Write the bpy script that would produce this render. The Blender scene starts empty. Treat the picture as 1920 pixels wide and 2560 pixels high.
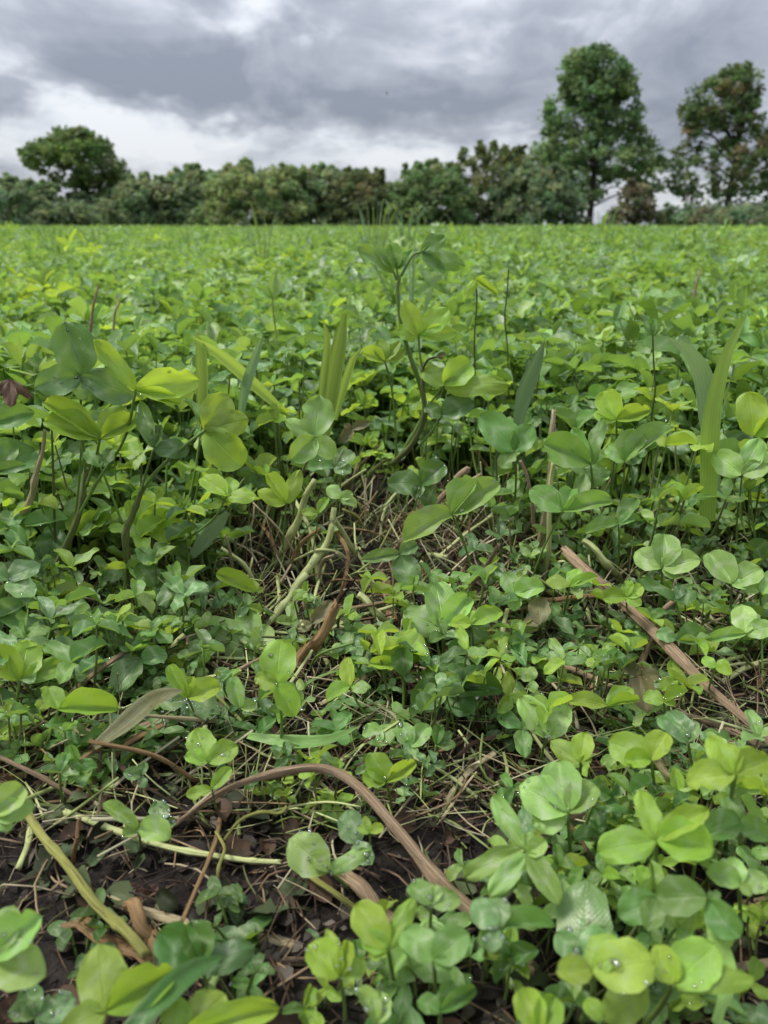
import bpy, math, random
import numpy as np
from mathutils import Vector, Matrix, noise

# ------------------------------------------------------------------ camera
SCN = bpy.context.scene
COL = SCN.collection
W_, H_ = 1920.0, 2560.0            # photograph's own pixels, used to measure directions
FPX = 0.722 * H_
HORIZON = 562.0
PITCH = math.atan((H_ / 2 - HORIZON) / FPX)
CAMH = 0.36
sp_, cp_ = math.sin(PITCH), math.cos(PITCH)

cam = bpy.data.cameras.new('camera')
camo = bpy.data.objects.new('camera', cam)
COL.objects.link(camo)
camo.location = (0, 0, CAMH)
camo.rotation_euler = (math.pi / 2 - PITCH, 0, 0)
cam.sensor_fit = 'VERTICAL'
cam.sensor_height = 24.0
cam.lens = 0.722 * 24.0
cam.clip_start = 0.02
cam.clip_end = 3000
cam.dof.use_dof = True
cam.dof.focus_distance = 0.60
cam.dof.aperture_fstop = 5.6
SCN.camera = camo

# ------------------------------------------------------------------ view, sampling
SCN.view_settings.view_transform = 'Standard'
SCN.view_settings.look = 'None'
SCN.view_settings.gamma = 1.0
SCN.view_settings.use_curve_mapping = False
SCN.view_settings.exposure = 1.42
SCN.render.engine = 'CYCLES'
SCN.cycles.max_bounces = 6
SCN.cycles.diffuse_bounces = 3
SCN.cycles.glossy_bounces = 3
SCN.cycles.transmission_bounces = 6
SCN.cycles.transparent_max_bounces = 6
SCN.cycles.caustics_reflective = False
SCN.cycles.caustics_refractive = False
SCN.cycles.sample_clamp_indirect = 6.0
SCN.cycles.use_denoising = True
try:
    SCN.cycles.denoiser = 'OPENIMAGEDENOISE'
except Exception:
    pass

SUN_EL, SUN_AZ = math.radians(58), math.radians(-82)   # high, to the left

# ------------------------------------------------------------------ node helper
class NT:
    def __init__(s, tree):
        s.t = tree; s.n = tree.nodes; s.l = tree.links
    def node(s, typ, **kw):
        nd = s.n.new(typ)
        for k, v in kw.items():
            setattr(nd, k, v)
        return nd
    def put(s, sock, v):
        if isinstance(v, bpy.types.NodeSocket):
            s.l.new(v, sock)
        else:
            sock.default_value = v
    def m(s, op, a, b=None, c=None, clamp=False):
        nd = s.node('ShaderNodeMath', operation=op, use_clamp=clamp)
        s.put(nd.inputs[0], a)
        if b is not None: s.put(nd.inputs[1], b)
        if c is not None: s.put(nd.inputs[2], c)
        return nd.outputs[0]
    def mix(s, f, a, b, blend='MIX'):
        nd = s.node('ShaderNodeMix', data_type='RGBA', blend_type=blend)
        s.put(nd.inputs[0], f); s.put(nd.inputs[6], a); s.put(nd.inputs[7], b)
        return nd.outputs[2]
    def smooth(s, x, lo, hi):
        nd = s.node('ShaderNodeMapRange', interpolation_type='SMOOTHSTEP')
        s.put(nd.inputs[0], x); s.put(nd.inputs[1], lo); s.put(nd.inputs[2], hi)
        return nd.outputs[0]
    def noise(s, vec, scale, detail=4, rough=0.55, dist=0.0, dim='3D'):
        nd = s.node('ShaderNodeTexNoise', noise_dimensions=dim)
        if vec is not None: s.put(nd.inputs['Vector'], vec)
        nd.inputs['Scale'].default_value = scale
        nd.inputs['Detail'].default_value = detail
        nd.inputs['Roughness'].default_value = rough
        nd.inputs['Distortion'].default_value = dist
        return nd
    def xyz(s, x, y, z=0.0):
        nd = s.node('ShaderNodeCombineXYZ')
        s.put(nd.inputs[0], x); s.put(nd.inputs[1], y); s.put(nd.inputs[2], z)
        return nd.outputs[0]
    def ramp(s, f, stops):
        nd = s.node('ShaderNodeValToRGB')
        cr = nd.color_ramp
        while len(cr.elements) < len(stops): cr.elements.new(0.5)
        for e, (p, c) in zip(cr.elements, stops):
            e.position = p; e.color = (*c, 1)
        s.put(nd.inputs[0], f)
        return nd.outputs[0]

def px_dir(x, y):
    u, v = (x - W_ / 2) / FPX, (y - H_ / 2) / FPX
    return Vector((u, cp_ - v * sp_, -sp_ - v * cp_))

# ------------------------------------------------------------------ world: overcast sky
world = bpy.data.worlds.new('World')
SCN.world = world
world.use_nodes = True
world.cycles.sampling_method = 'MANUAL'
world.cycles.sample_map_resolution = 256
wt = NT(world.node_tree)
wt.n.clear()
out = wt.node('ShaderNodeOutputWorld')
sky = wt.node('ShaderNodeTexSky', sky_type='NISHITA')
sky.sun_disc = False
sky.sun_elevation = SUN_EL
sky.sun_rotation = SUN_AZ
bg_sky = wt.node('ShaderNodeBackground')
wt.l.new(sky.outputs[0], bg_sky.inputs[0]); bg_sky.inputs[1].default_value = 0.1
tc = wt.node('ShaderNodeTexCoord')
sep = wt.node('ShaderNodeSeparateXYZ')
wt.l.new(tc.outputs['Generated'], sep.inputs[0])
dx, dy, dz = sep.outputs
zc = wt.m('MAXIMUM', dz, 0.0)
# a flat layer of cloud seen in perspective: banded towards the horizon
inv = wt.m('DIVIDE', 1.0, wt.m('ADD', zc, 0.16))
pv = wt.xyz(wt.m('MULTIPLY', dx, inv), wt.m('MULTIPLY', dy, wt.m('MULTIPLY', inv, 0.62)), 0.0)
warp = wt.noise(pv, 1.3, 2, 0.5, dim='2D')
wv = wt.node('ShaderNodeVectorMath', operation='MULTIPLY_ADD')
wt.l.new(warp.outputs['Color'], wv.inputs[0]); wv.inputs[1].default_value = (0.55, 0.35, 0); wt.l.new(pv, wv.inputs[2])
n1 = wt.noise(wv.outputs[0], 1.7, 7, 0.58, dim='2D').outputs['Fac']
# the large cloud masses of this sky, as azimuth / elevation
az = wt.m('ARCTAN2', dx, dy)
el = wt.m('ARCSINE', dz)
wn = wt.noise(wt.xyz(wt.m('MULTIPLY', az, 6.0), wt.m('MULTIPLY_ADD', el, 11.0, 3.7), 0.0), 1.0, 4, 0.6, dim='2D')
wpos = wt.node('ShaderNodeVectorMath', operation='MULTIPLY_ADD')
wt.l.new(wn.outputs['Color'], wpos.inputs[0]); wpos.inputs[1].default_value = (0.20, 0.13, 0)
wt.l.new(wt.xyz(wt.m('SUBTRACT', az, .10), wt.m('SUBTRACT', el, .065), 0.0), wpos.inputs[2])
def blob(x, y, rx, ry, amp, acc):
    d = px_dir(x, y).normalized()
    a0, e0 = math.atan2(d.x, d.y), math.asin(d.z)
    q = wt.node('ShaderNodeVectorMath', operation='MULTIPLY_ADD')
    wt.l.new(wpos.outputs[0], q.inputs[0]); q.inputs[1].default_value = (FPX / rx, FPX / ry, 0); q.inputs[2].default_value = (-a0 * FPX / rx, -e0 * FPX / ry, 0)
    dt = wt.node('ShaderNodeVectorMath', operation='DOT_PRODUCT')
    wt.l.new(q.outputs[0], dt.inputs[0]); wt.l.new(q.outputs[0], dt.inputs[1])
    return wt.m('MULTIPLY_ADD', wt.m('POWER', 0.3679, dt.outputs['Value']), amp, acc)
mass = 0.0
for b in [(520, 175, 480, 85, .30), (300, 255, 260, 40, .34), (780, 258, 200, 44, .28), (840, 60, 170, 100, .22), (150, 40, 300, 70, .22),
          (1150, 262, 320, 56, .40), (1560, 250, 360, 110, .26), (1250, 70, 400, 70, .22), (1800, 330, 200, 40, .16),
          (600, 40, 130, 40, -.55), (0, 150, 70, 50, -.35), (1010, 150, 150, 24, -.14), (1340, 92, 220, 22, -.22), (900, 215, 90, 18, -.14),
          (480, 350, 360, 34, -.34), (60, 350, 220, 40, -.26), (430, 420, 260, 20, -.26), (900, 395, 240, 26, -.22), (1250, 400, 240, 26, -.16), (1600, 480, 420, 50, -.26)]:
    mass = blob(*b, mass)
thick = wt.m('ADD', wt.m('MULTIPLY_ADD', n1, 1.7, -.40), mass)
ccol = wt.ramp(thick, [(0.0, (.66, .68, .715)), (0.20, (.58, .605, .65)), (0.36, (.47, .495, .545)), (0.58, (.325, .347, .40)), (1.0, (.205, .225, .275))])
# an overcast sky is about three times as bright overhead as at the horizon
cie = wt.m('MULTIPLY_ADD', zc, 2.0 / 1.25, 1.0 / 1.25)
ccol2 = wt.node('ShaderNodeVectorMath', operation='SCALE')
wt.l.new(ccol, ccol2.inputs[0]); wt.l.new(cie, ccol2.inputs['Scale'])
bg_c = wt.node('ShaderNodeBackground')
wt.l.new(ccol2.outputs[0], bg_c.inputs[0]); bg_c.inputs[1].default_value = 0.50
ms = wt.node('ShaderNodeMixShader'); ms.inputs[0].default_value = 0.96
wt.l.new(bg_sky.outputs[0], ms.inputs[1]); wt.l.new(bg_c.outputs[0], ms.inputs[2])
wt.l.new(ms.outputs[0], out.inputs[0])

sun = bpy.data.lights.new('sun', 'SUN')
sun.energy = 1.5
sun.angle = math.radians(14)
sun.color = (1.0, 0.965, 0.9)
suno = bpy.data.objects.new('sun', sun)
COL.objects.link(suno)
sd = Vector((math.sin(SUN_AZ) * math.cos(SUN_EL), math.cos(SUN_AZ) * math.cos(SUN_EL), math.sin(SUN_EL)))
suno.rotation_euler = (-sd).to_track_quat('-Z', 'Y').to_euler()
suno.location = (0, 5, 30)

# ------------------------------------------------------------------ geometry helpers
rnd = random.Random(7)
CAMP = Vector((0, 0, CAMH))
def P(x, y, Y):                      # the point Y metres ahead, seen at photo pixel (x, y)
    d = px_dir(x, y); return CAMP + d * (Y / d.y)
def PZ(x, y, z):                     # the point at height z seen at photo pixel (x, y)
    d = px_dir(x, y); return CAMP + d * ((z - CAMH) / d.z)
def GY(y): return PZ(960, y, 0.0).y
def m_per_px(p): return (p - CAMP).dot(Vector((0, cp_, -sp_))) / FPX

def gh(x, y):                        # soil height
    if y > 6 or abs(x) > 5: return 0.0
    return 0.012 * noise.noise((x * 7, y * 7, 0)) + 0.006 * noise.noise((x * 23, y * 23, 4)) + 0.003 * noise.noise((x * 60, y * 60, 9))

def tag(o, label=None, cat=None, group=None, kind=None):
    if label: o['label'] = label
    if cat: o['category'] = cat
    if group: o['group'] = group
    if kind: o['kind'] = kind
    return o
def mesh(name, v, f, uv=None, mats=(), smooth=True, col=None):
    me = bpy.data.meshes.new(name)
    me.from_pydata([tuple(p) for p in v] if not isinstance(v, np.ndarray) else v.tolist(), [], f if isinstance(f, list) else f.tolist())
    if uv is not None:
        idx = np.empty(len(me.loops), dtype=np.int32); me.loops.foreach_get('vertex_index', idx)
        l = me.uv_layers.new(name='UVMap'); l.data.foreach_set('uv', np.asarray(uv, dtype=np.float32)[idx].ravel())
    if col is not None:
        a = me.color_attributes.new('tint', 'FLOAT_COLOR', 'POINT'); a.data.foreach_set('color', np.asarray(col, dtype=np.float32).ravel())
    if smooth: me.polygons.foreach_set('use_smooth', [True] * len(me.polygons))
    for m in mats: me.materials.append(m)
    return me
def link(name, data, parent=None, loc=None):
    o = bpy.data.objects.new(name, data); COL.objects.link(o)
    if parent is not None: o.parent = parent
    if loc is not None: o.location = loc
    return o
def empty(name, loc):
    o = link(name, None, loc=loc); o.empty_display_size = 0.02; return o

def catmull(pts, n):
    pts = [Vector(p) for p in pts]
    if len(pts) == 2: return [pts[0].lerp(pts[1], i / n) for i in range(n + 1)]
    q = [pts[0] * 2 - pts[1]] + pts + [pts[-1] * 2 - pts[-2]]
    res = []; k = len(pts) - 1
    for i in range(n + 1):
        s = i / n * k; j = min(int(s), k - 1); t = s - j
        a, b, c, d = q[j:j + 4]
        res.append(0.5 * ((2 * b) + (c - a) * t + (2 * a - 5 * b + 4 * c - d) * t * t + (3 * b - a - 3 * c + d) * t ** 3))
    return res
def tube(pts, r0, r1, n=10, sides=6, ridge=0.0, wob=0.0, knots=0, rag=0.0, flat=1.0, seed=0, kink=0.0):
    """a tapering stem through pts; ridge = lengthwise furrows, knots = swollen joints, rag = broken ends"""
    R = random.Random(seed)
    path = catmull(pts, n)
    if kink:
        path = [p + Vector((noise.noise((i / n * 3.3, seed * 1.3, 1.0)), noise.noise((i / n * 3.3, seed * 1.3, 5.0)), noise.noise((i / n * 3.3, seed * 1.3, 9.0)))) * kink * max(r0, r1) for i, p in enumerate(path)]
    v, uv, f = [], [], []
    up = Vector((0.13, 0.31, 1)); L = 0.0
    rs = [1 + ridge * R.uniform(-1, 1) for _ in range(sides)]
    endr = [[R.uniform(-rag, rag) for _ in range(sides)] for _ in (0, 1)]
    for i, p in enumerate(path):
        t = i / n
        d = (path[min(i + 1, n)] - path[max(i - 1, 0)])
        if d.length < 1e-9: d = Vector((0, 0, 1))
        d.normalize()
        a = d.cross(up)
        if a.length < 1e-4: a = d.cross(Vector((1, 0, 0)))
        a.normalize(); b = a.cross(d)
        if i: L += (p - path[i - 1]).length
        r = r0 + (r1 - r0) * t
        if knots: r *= 1 + 0.35 * math.exp(-(((t * knots) % 1 - 0.5) / 0.06) ** 2)
        r *= 1 + wob * R.uniform(-1, 1)
        for k in range(sides + 1):
            an = 2 * math.pi * k / sides; kk = k % sides
            rr_ = rs[kk] * (1 + 1.2 * ridge * noise.noise((t * 5 + seed, kk * 1.7, 3.0))) if ridge > .1 else rs[kk]
            off = a * (math.cos(an) * r * rr_) + b * (math.sin(an) * r * rr_ * flat)
            if rag and i in (0, n): off = off + d * endr[0 if i == 0 else 1][kk]
            v.append(p + off); uv.append((k / sides, L * 40))
    for i in range(n):
        for k in range(sides):
            q = i * (sides + 1) + k
            f.append((q, q + 1, q + sides + 2, q + sides + 1))
    for i0 in (0, n):
        c = len(v); v.append(path[i0]); uv.append((0.5, 0.0 if i0 == 0 else L * 40))
        for k in range(sides):
            q = i0 * (sides + 1) + k
            f.append((c, q + 1, q) if i0 == 0 else (c, q, q + 1))
    return v, f, uv
def rel(v, base): return [p - base for p in v]

# ------------------------------------------------------------------ materials
def newmat(name):
    m = bpy.data.materials.new(name); m.use_nodes = True
    t = NT(m.node_tree); t.n.clear()
    o = t.node('ShaderNodeOutputMaterial')
    return m, t, o
def leaf_mat(name, top, back, trans, chev=0.0, spots=0.0, rough=0.42, tl=0.42, ribs=False):
    m, t, o = newmat(name)
    uvn = t.node('ShaderNodeUVMap'); s = t.node('ShaderNodeSeparateXYZ'); t.l.new(uvn.outputs[0], s.inputs[0])
    u, v = s.outputs[0], s.outputs[1]
    a = t.m('MULTIPLY', t.m('ABSOLUTE', t.m('SUBTRACT', u, 0.5)), 2.0)
    oi = t.node('ShaderNodeObjectInfo')
    lva = t.node('ShaderNodeAttribute', attribute_name='leafvar')
    rv = t.m('FRACT', t.m('ADD', oi.outputs['Random'], lva.outputs['Fac']))
    seedv = t.xyz(t.m('SUBTRACT', u, .5), v, t.m('MULTIPLY', rv, 37.0))
    if ribs:
        vein = t.m('POWER', t.m('ABSOLUTE', t.m('SINE', t.m('MULTIPLY', u, 19.0))), 5.0)
        rib = 0.0
        nz = t.noise(t.xyz(t.m('MULTIPLY', u, 9.0), t.m('MULTIPLY', v, 3.0), t.m('MULTIPLY', rv, 30.0)), 1.0, 3)
        nlow = nz
    else:
        ph = t.m('SUBTRACT', t.m('MULTIPLY', v, 46.0), t.m('MULTIPLY', t.m('POWER', a, 1.25), 17.0))
        vein = t.m('POWER', t.m('ABSOLUTE', t.m('SINE', ph)), 7.0)
        rib = t.smooth(a, 0.055, 0.012)
        nz = t.noise(seedv, 7.0, 4, 0.6)
        nlow = t.noise(seedv, 1.7, 2)
    hsv = t.node('ShaderNodeHueSaturation')
    hsv.inputs['Hue'].default_value = 0.5
    t.put(hsv.inputs['Hue'], t.m('MULTIPLY_ADD', rv, 0.035, 0.4825))
    t.put(hsv.inputs['Value'], t.m('MULTIPLY_ADD', t.m('FRACT', t.m('MULTIPLY', rv, 17.3)), 0.45, 0.78))
    base = t.mix(t.smooth(nlow.outputs['Fac'], 0.35, 0.7), (*[c * 0.86 for c in top], 1), (*[min(1, c * 1.12) for c in top], 1))
    base = t.mix(t.m('MULTIPLY', t.smooth(nz.outputs['Fac'], 0.35, 0.7), 0.5), base, (*[c * 0.66 for c in top], 1))
    if chev:
        cy = t.m('SUBTRACT', 0.60, t.m('MULTIPLY', a, 0.30))
        dd = t.m('DIVIDE', t.m('SUBTRACT', v, cy), 0.085)
        g = t.m('EXPONENT', t.m('MULTIPLY', t.m('MULTIPLY', dd, dd), -1.0))
        g = t.m('MULTIPLY', g, t.m('MULTIPLY', t.smooth(nz.outputs['Fac'], 0.25, 0.6), chev))
        base = t.mix(g, base, (0.34, 0.42, 0.24, 1))
    base = t.mix(t.m('MULTIPLY', vein, 0.35 if ribs else 0.30), base, (*[min(1, c * (.55 if ribs else 1.6) + .012) for c in top], 1))
    base = t.mix(t.m('MULTIPLY', rib, 0.55) if not ribs else 0.0, base, (*[min(1, c * 1.7 + .03) for c in top], 1))
    # thin pale rim of the leaf margin
    base = t.mix(t.m('MULTIPLY', t.smooth(a, 0.93, 1.0), 0.35), base, (*[min(1, c * 1.5 + .03) for c in top], 1))
    if spots:
        sn = t.noise(seedv, 4.2, 3, 0.65).outputs['Fac']
        base = t.mix(t.m('MULTIPLY', t.smooth(sn, 0.64, 0.70), spots), base, (0.085, 0.05, 0.022, 1))
    geo = t.node('ShaderNodeNewGeometry')
    base = t.mix(geo.outputs['Backfacing'], base, (*back, 1))
    t.put(hsv.inputs['Color'], base)
    bmp = t.node('ShaderNodeBump'); bmp.inputs['Strength'].default_value = 0.6; bmp.inputs['Distance'].default_value = 0.0012
    t.put(bmp.inputs['Height'], t.m('ADD', t.m('MULTIPLY', vein, -0.10), t.m('ADD', t.m('MULTIPLY', rib, -0.8), t.m('MULTIPLY', nz.outputs['Fac'], 0.6))))
    pb = t.node('ShaderNodeBsdfPrincipled')
    t.l.new(hsv.outputs[0], pb.inputs['Base Color'])
    t.put(pb.inputs['Roughness'], t.m('MULTIPLY_ADD', nz.outputs['Fac'], 0.25, rough - 0.1))
    pb.inputs['Specular IOR Level'].default_value = 0.50
    t.l.new(bmp.outputs[0], pb.inputs['Normal'])
    tr = t.node('ShaderNodeBsdfTranslucent')
    h2 = t.node('ShaderNodeHueSaturation'); t.put(h2.inputs['Value'], t.m('MULTIPLY_ADD', t.m('FRACT', t.m('MULTIPLY', rv, 17.3)), 0.4, 0.8))
    t.put(h2.inputs['Color'], t.mix(t.m('MULTIPLY', t.m('ADD', vein, rib), 0.25), (*trans, 1), (*[c * .6 for c in trans], 1)))
    t.l.new(h2.outputs[0], tr.inputs['Color'])
    mx = t.node('ShaderNodeMixShader'); mx.inputs[0].default_value = tl
    t.l.new(pb.outputs[0], mx.inputs[1]); t.l.new(tr.outputs[0], mx.inputs[2])
    t.l.new(mx.outputs[0], o.inputs[0])
    return m
LM = {
    'b': leaf_mat('leaf_bright', (.270, .425, .056), (.300, .420, .100), (.50, .66, .055), chev=.3, spots=.35, tl=.46),
    'm': leaf_mat('leaf_mid', (.150, .292, .068), (.220, .335, .112), (.31, .50, .064), chev=.6, spots=.45),
    'l': leaf_mat('leaf_light', (.262, .420, .108), (.300, .420, .135), (.42, .60, .085), chev=1.0, spots=.3, tl=.36),
    'g': leaf_mat('leaf_blue_green', (.145, .262, .088), (.205, .310, .125), (.30, .48, .07), chev=.9, spots=.7, rough=.30, tl=.32),
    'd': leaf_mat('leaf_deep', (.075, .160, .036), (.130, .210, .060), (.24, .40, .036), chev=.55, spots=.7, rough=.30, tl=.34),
    'r': leaf_mat('blade_ribbed', (.220, .345, .085), (.235, .340, .110), (.42, .56, .08), ribs=True, tl=.42),
    's': leaf_mat('blade_silver', (.190, .290, .150), (.220, .310, .170), (.30, .44, .14), ribs=True, tl=.28),
    'w': leaf_mat('leaf_withered', (.150, .145, .055), (.150, .145, .070), (.18, .18, .05), spots=1.0, tl=.22, rough=.5),
    'x': leaf_mat('leaf_dead', (.110, .056, .030), (.120, .070, .040), (.14, .07, .03), spots=.9, tl=.2, rough=.6),
}
def stem_mat(name, c0, c1, c2, rough=.5, fib=9.0, bump=.4, spec=.35, patch=.35):
    m, t, o = newmat(name)
    uvn = t.node('ShaderNodeUVMap'); s = t.node('ShaderNodeSeparateXYZ'); t.l.new(uvn.outputs[0], s.inputs[0])
    oi = t.node('ShaderNodeObjectInfo'); rv = oi.outputs['Random']
    an = t.m('MULTIPLY', s.outputs[0], 2 * math.pi)
    vec = t.xyz(t.m('MULTIPLY', t.m('COSINE', an), fib * .25), t.m('MULTIPLY', t.m('SINE', an), fib * .25), t.m('MULTIPLY_ADD', rv, 60.0, t.m('MULTIPLY', s.outputs[1], .22)))
    fb = t.noise(vec, 2.2, 5, .65).outputs['Fac']
    vec2 = t.xyz(t.m('COSINE', an), t.m('SINE', an), t.m('MULTIPLY_ADD', rv, 31.0, t.m('MULTIPLY', s.outputs[1], .8)))
    pt = t.noise(vec2, 1.4, 4, .6).outputs['Fac']
    c = t.mix(t.smooth(fb, .40, .60), (*c0, 1), (*c1, 1))
    c = t.mix(t.m('MULTIPLY', t.smooth(pt, .52, .72), patch * 2), c, (*c2, 1))
    pb = t.node('ShaderNodeBsdfPrincipled')
    t.l.new(c, pb.inputs['Base Color'])
    pb.inputs['Roughness'].default_value = rough
    pb.inputs['Specular IOR Level'].default_value = spec
    b = t.node('ShaderNodeBump'); b.inputs['Strength'].default_value = bump; b.inputs['Distance'].default_value = .003
    t.l.new(fb, b.inputs['Height']); t.l.new(b.outputs[0], pb.inputs['Normal'])
    t.l.new(pb.outputs[0], o.inputs[0])
    return m
SM = {
    'green': stem_mat('stem_green', (.10, .175, .035), (.17, .26, .06), (.10, .09, .035)),
    'purple': stem_mat('stem_purple_green', (.07, .085, .028), (.14, .17, .055), (.085, .05, .032)),
    'pale': stem_mat('stem_pale', (.32, .37, .13), (.50, .52, .25), (.19, .16, .07), patch=.3),
    'yellow': stem_mat('stem_yellow', (.24, .26, .05), (.48, .46, .13), (.12, .075, .03), patch=.5, fib=20, bump=.8),
    'straw': stem_mat('straw_red_brown', (.30, .180, .100), (.64, .49, .33), (.14, .075, .045), rough=.65, fib=26, bump=1.0, patch=.3, spec=.2),
    'tan': stem_mat('straw_tan', (.34, .20, .085), (.55, .37, .19), (.17, .085, .04), rough=.6, fib=24, bump=1.0, patch=.35, spec=.2),
    'beige': stem_mat('straw_beige', (.36, .29, .16), (.56, .47, .29), (.17, .11, .06), rough=.6, fib=14, bump=.7, patch=.3),
    'dark': stem_mat('straw_dark', (.045, .028, .018), (.13, .075, .045), (.02, .014, .010), rough=.55, fib=14, bump=.8),
}
def tint_mat(name, tl=0.0, rough=.7, spec=.15, mul=1.0, tmul=1.6):
    m, t, o = newmat(name)
    at = t.node('ShaderNodeVertexColor', layer_name='tint')
    pb = t.node('ShaderNodeBsdfPrincipled'); t.l.new(at.outputs[0], pb.inputs['Base Color'])
    pb.inputs['Roughness'].default_value = rough; pb.inputs['Specular IOR Level'].default_value = spec
    if tl:
        tr = t.node('ShaderNodeBsdfTranslucent'); t.l.new(t.mix(1.0, at.outputs[0], (tmul, tmul, tmul * .7, 1), 'MULTIPLY'), tr.inputs[0])
        mx = t.node('ShaderNodeMixShader'); mx.inputs[0].default_value = tl
        t.l.new(pb.outputs[0], mx.inputs[1]); t.l.new(tr.outputs[0], mx.inputs[2]); t.l.new(mx.outputs[0], o.inputs[0])
    else:
        t.l.new(pb.outputs[0], o.inputs[0])
    return m
M_LITTER = tint_mat('plant_litter', rough=.6)
M_FOLI = tint_mat('tree_foliage', tl=.42, rough=.55)
def bark_mat():
    m, t, o = newmat('bark')
    tcn = t.node('ShaderNodeTexCoord'); n = t.noise(tcn.outputs['Object'], 6, 5).outputs['Fac']
    pb = t.node('ShaderNodeBsdfPrincipled'); t.l.new(t.mix(n, (.025, .022, .018, 1), (.075, .065, .05, 1)), pb.inputs['Base Color']); pb.inputs['Roughness'].default_value = .9
    t.l.new(pb.outputs[0], o.inputs[0]); return m
M_BARK = bark_mat()
def soil_mat():
    m, t, o = newmat('wet_soil')
    tcn = t.node('ShaderNodeTexCoord'); ob = tcn.outputs['Object']
    a = t.noise(ob, 9, 6, .65).outputs['Fac']; b = t.noise(ob, 140, 5, .7).outputs['Fac']; c = t.noise(ob, 38, 4, .6).outputs['Fac']
    col = t.mix(t.smooth(b, .3, .75), (.006, .0052, .0048, 1), (.030, .024, .020, 1))
    col = t.mix(t.m('MULTIPLY', t.smooth(a, .45, .7), .6), col, (.042, .033, .027, 1))
    # beyond the clearing the ground carries a green ground cover
    s = t.node('ShaderNodeSeparateXYZ'); t.l.new(ob, s.inputs[0])
    col = t.mix(t.smooth(s.outputs[1], 5.0, 14.0), col, t.mix(c, (.05, .10, .02, 1), (.09, .16, .03, 1)))
    pb = t.node('ShaderNodeBsdfPrincipled'); t.l.new(col, pb.inputs['Base Color'])
    t.put(pb.inputs['Roughness'], t.m('MULTIPLY_ADD', c, .5, .35)); pb.inputs['Specular IOR Level'].default_value = .12
    bp = t.node('ShaderNodeBump'); bp.inputs['Strength'].default_value = .9; bp.inputs['Distance'].default_value = .006
    t.l.new(t.m('ADD', t.m('MULTIPLY', b, .6), c), bp.inputs['Height']); t.l.new(bp.outputs[0], pb.inputs['Normal'])
    t.l.new(pb.outputs[0], o.inputs[0]); return m
M_SOIL = soil_mat()
def water_mat():
    m, t, o = newmat('rain_water')
    fr = t.node('ShaderNodeFresnel'); fr.inputs[0].default_value = 1.45
    gl = t.node('ShaderNodeBsdfGlossy'); gl.inputs['Roughness'].default_value = .04
    tp = t.node('ShaderNodeBsdfTransparent'); tp.inputs[0].default_value = (.97, .98, .98, 1)
    mx = t.node('ShaderNodeMixShader'); t.put(mx.inputs[0], t.m('MULTIPLY_ADD', fr.outputs[0], 1.3, .10, clamp=True))
    t.l.new(tp.outputs[0], mx.inputs[1]); t.l.new(gl.outputs[0], mx.inputs[2]); t.l.new(mx.outputs[0], o.inputs[0])
    return m
M_WATER = water_mat()

# ------------------------------------------------------------------ ground: one sheet to the horizon
def axis(fine_lo, fine_hi, step, lo, hi):
    a = list(np.arange(fine_lo, fine_hi + 1e-9, step)); s = step; x = a[-1]
    while x < hi: s *= 1.35; x += s; a.append(x)
    s = step; x = a[0]; pre = []
    while x > lo: s *= 1.35; x -= s; pre.append(x)
    return pre[::-1] + a
gx, gy = axis(-.75, .75, .0125, -900, 900), axis(.12, 1.35, .0125, -300, 1500)
gv = [(x, y, gh(x, y)) for y in gy for x in gx]
nx = len(gx)
gf = [(j * nx + i, j * nx + i + 1, (j + 1) * nx + i + 1, (j + 1) * nx + i) for j in range(len(gy) - 1) for i in range(nx - 1)]
tag(link('ground', mesh('ground', gv, gf, mats=[M_SOIL])), 'dark wet soil of the field', None, kind='structure')

# ------------------------------------------------------------------ leaflets
def leaflet_geo(seed, cols=7, rows=8):
    R = random.Random(seed)
    sh, sq = R.uniform(.80, 1.12), R.uniform(.42, .56)
    fold = R.uniform(.02, .38) if R.random() < .75 else R.uniform(.4, .8)
    curl = R.uniform(-.10, .26); cup = R.uniform(-.10, .10); wav = R.uniform(.02, .09); notch = R.choice([0, 0, .02, .05])
    ph = R.uniform(0, 6); bite = R.random() < .22; bv = R.uniform(.45, .85); bs = R.choice([-1, 1])
    v, uv, f = [], [], []
    for j in range(rows + 1):
        t = j / rows; vv = .5 - .5 * math.cos(math.pi * (t ** .95))
        w = max(0.0, 1 - (2 * vv ** sh - 1) ** 2) ** sq * (.82 + .18 * min(1, vv / .35))
        if j == rows: w = .06 if rows >= 8 else .22
        if j == 0: w = .03
        for i in range(cols):
            u = 2 * i / (cols - 1) - 1
            x = u * w * .5 * (1 + (.05 * math.sin(vv * 17 + ph * 3 + u) if abs(u) > .9 else 0)); y = vv - .02 * u * u * vv ** 5 - notch * (1 - abs(u)) ** 2 * vv ** 8
            if bite and u * bs > .4:
                x *= 1 - .45 * math.exp(-((vv - bv) / .07) ** 2) * (abs(u) - .4) / .6
            z = fold * abs(u) * w * .5 - curl * vv * vv + cup * u * u * w + wav * math.sin(9 * vv + ph + u) * u * u + .018 * math.sin(5 * u + 8 * vv + ph) + .010 * math.sin(11 * vv - 6 * u + 2 * ph)
            z += curl * .3 * vv
            v.append((x, y, z)); uv.append((i / (cols - 1), vv))
    for j in range(rows):
        for i in range(cols - 1):
            q = j * cols + i; f.append((q, q + 1, q + cols + 1, q + cols))
    return v, f, uv
LEAFLETS = []
for s in range(16):
    v, f, uv = leaflet_geo(100 + s, 9, 13)
    LEAFLETS.append((mesh('leaflet', v, f, uv, [LM['m']]), v))
DROPS = []                                     # (position, normal, radius)
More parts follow.
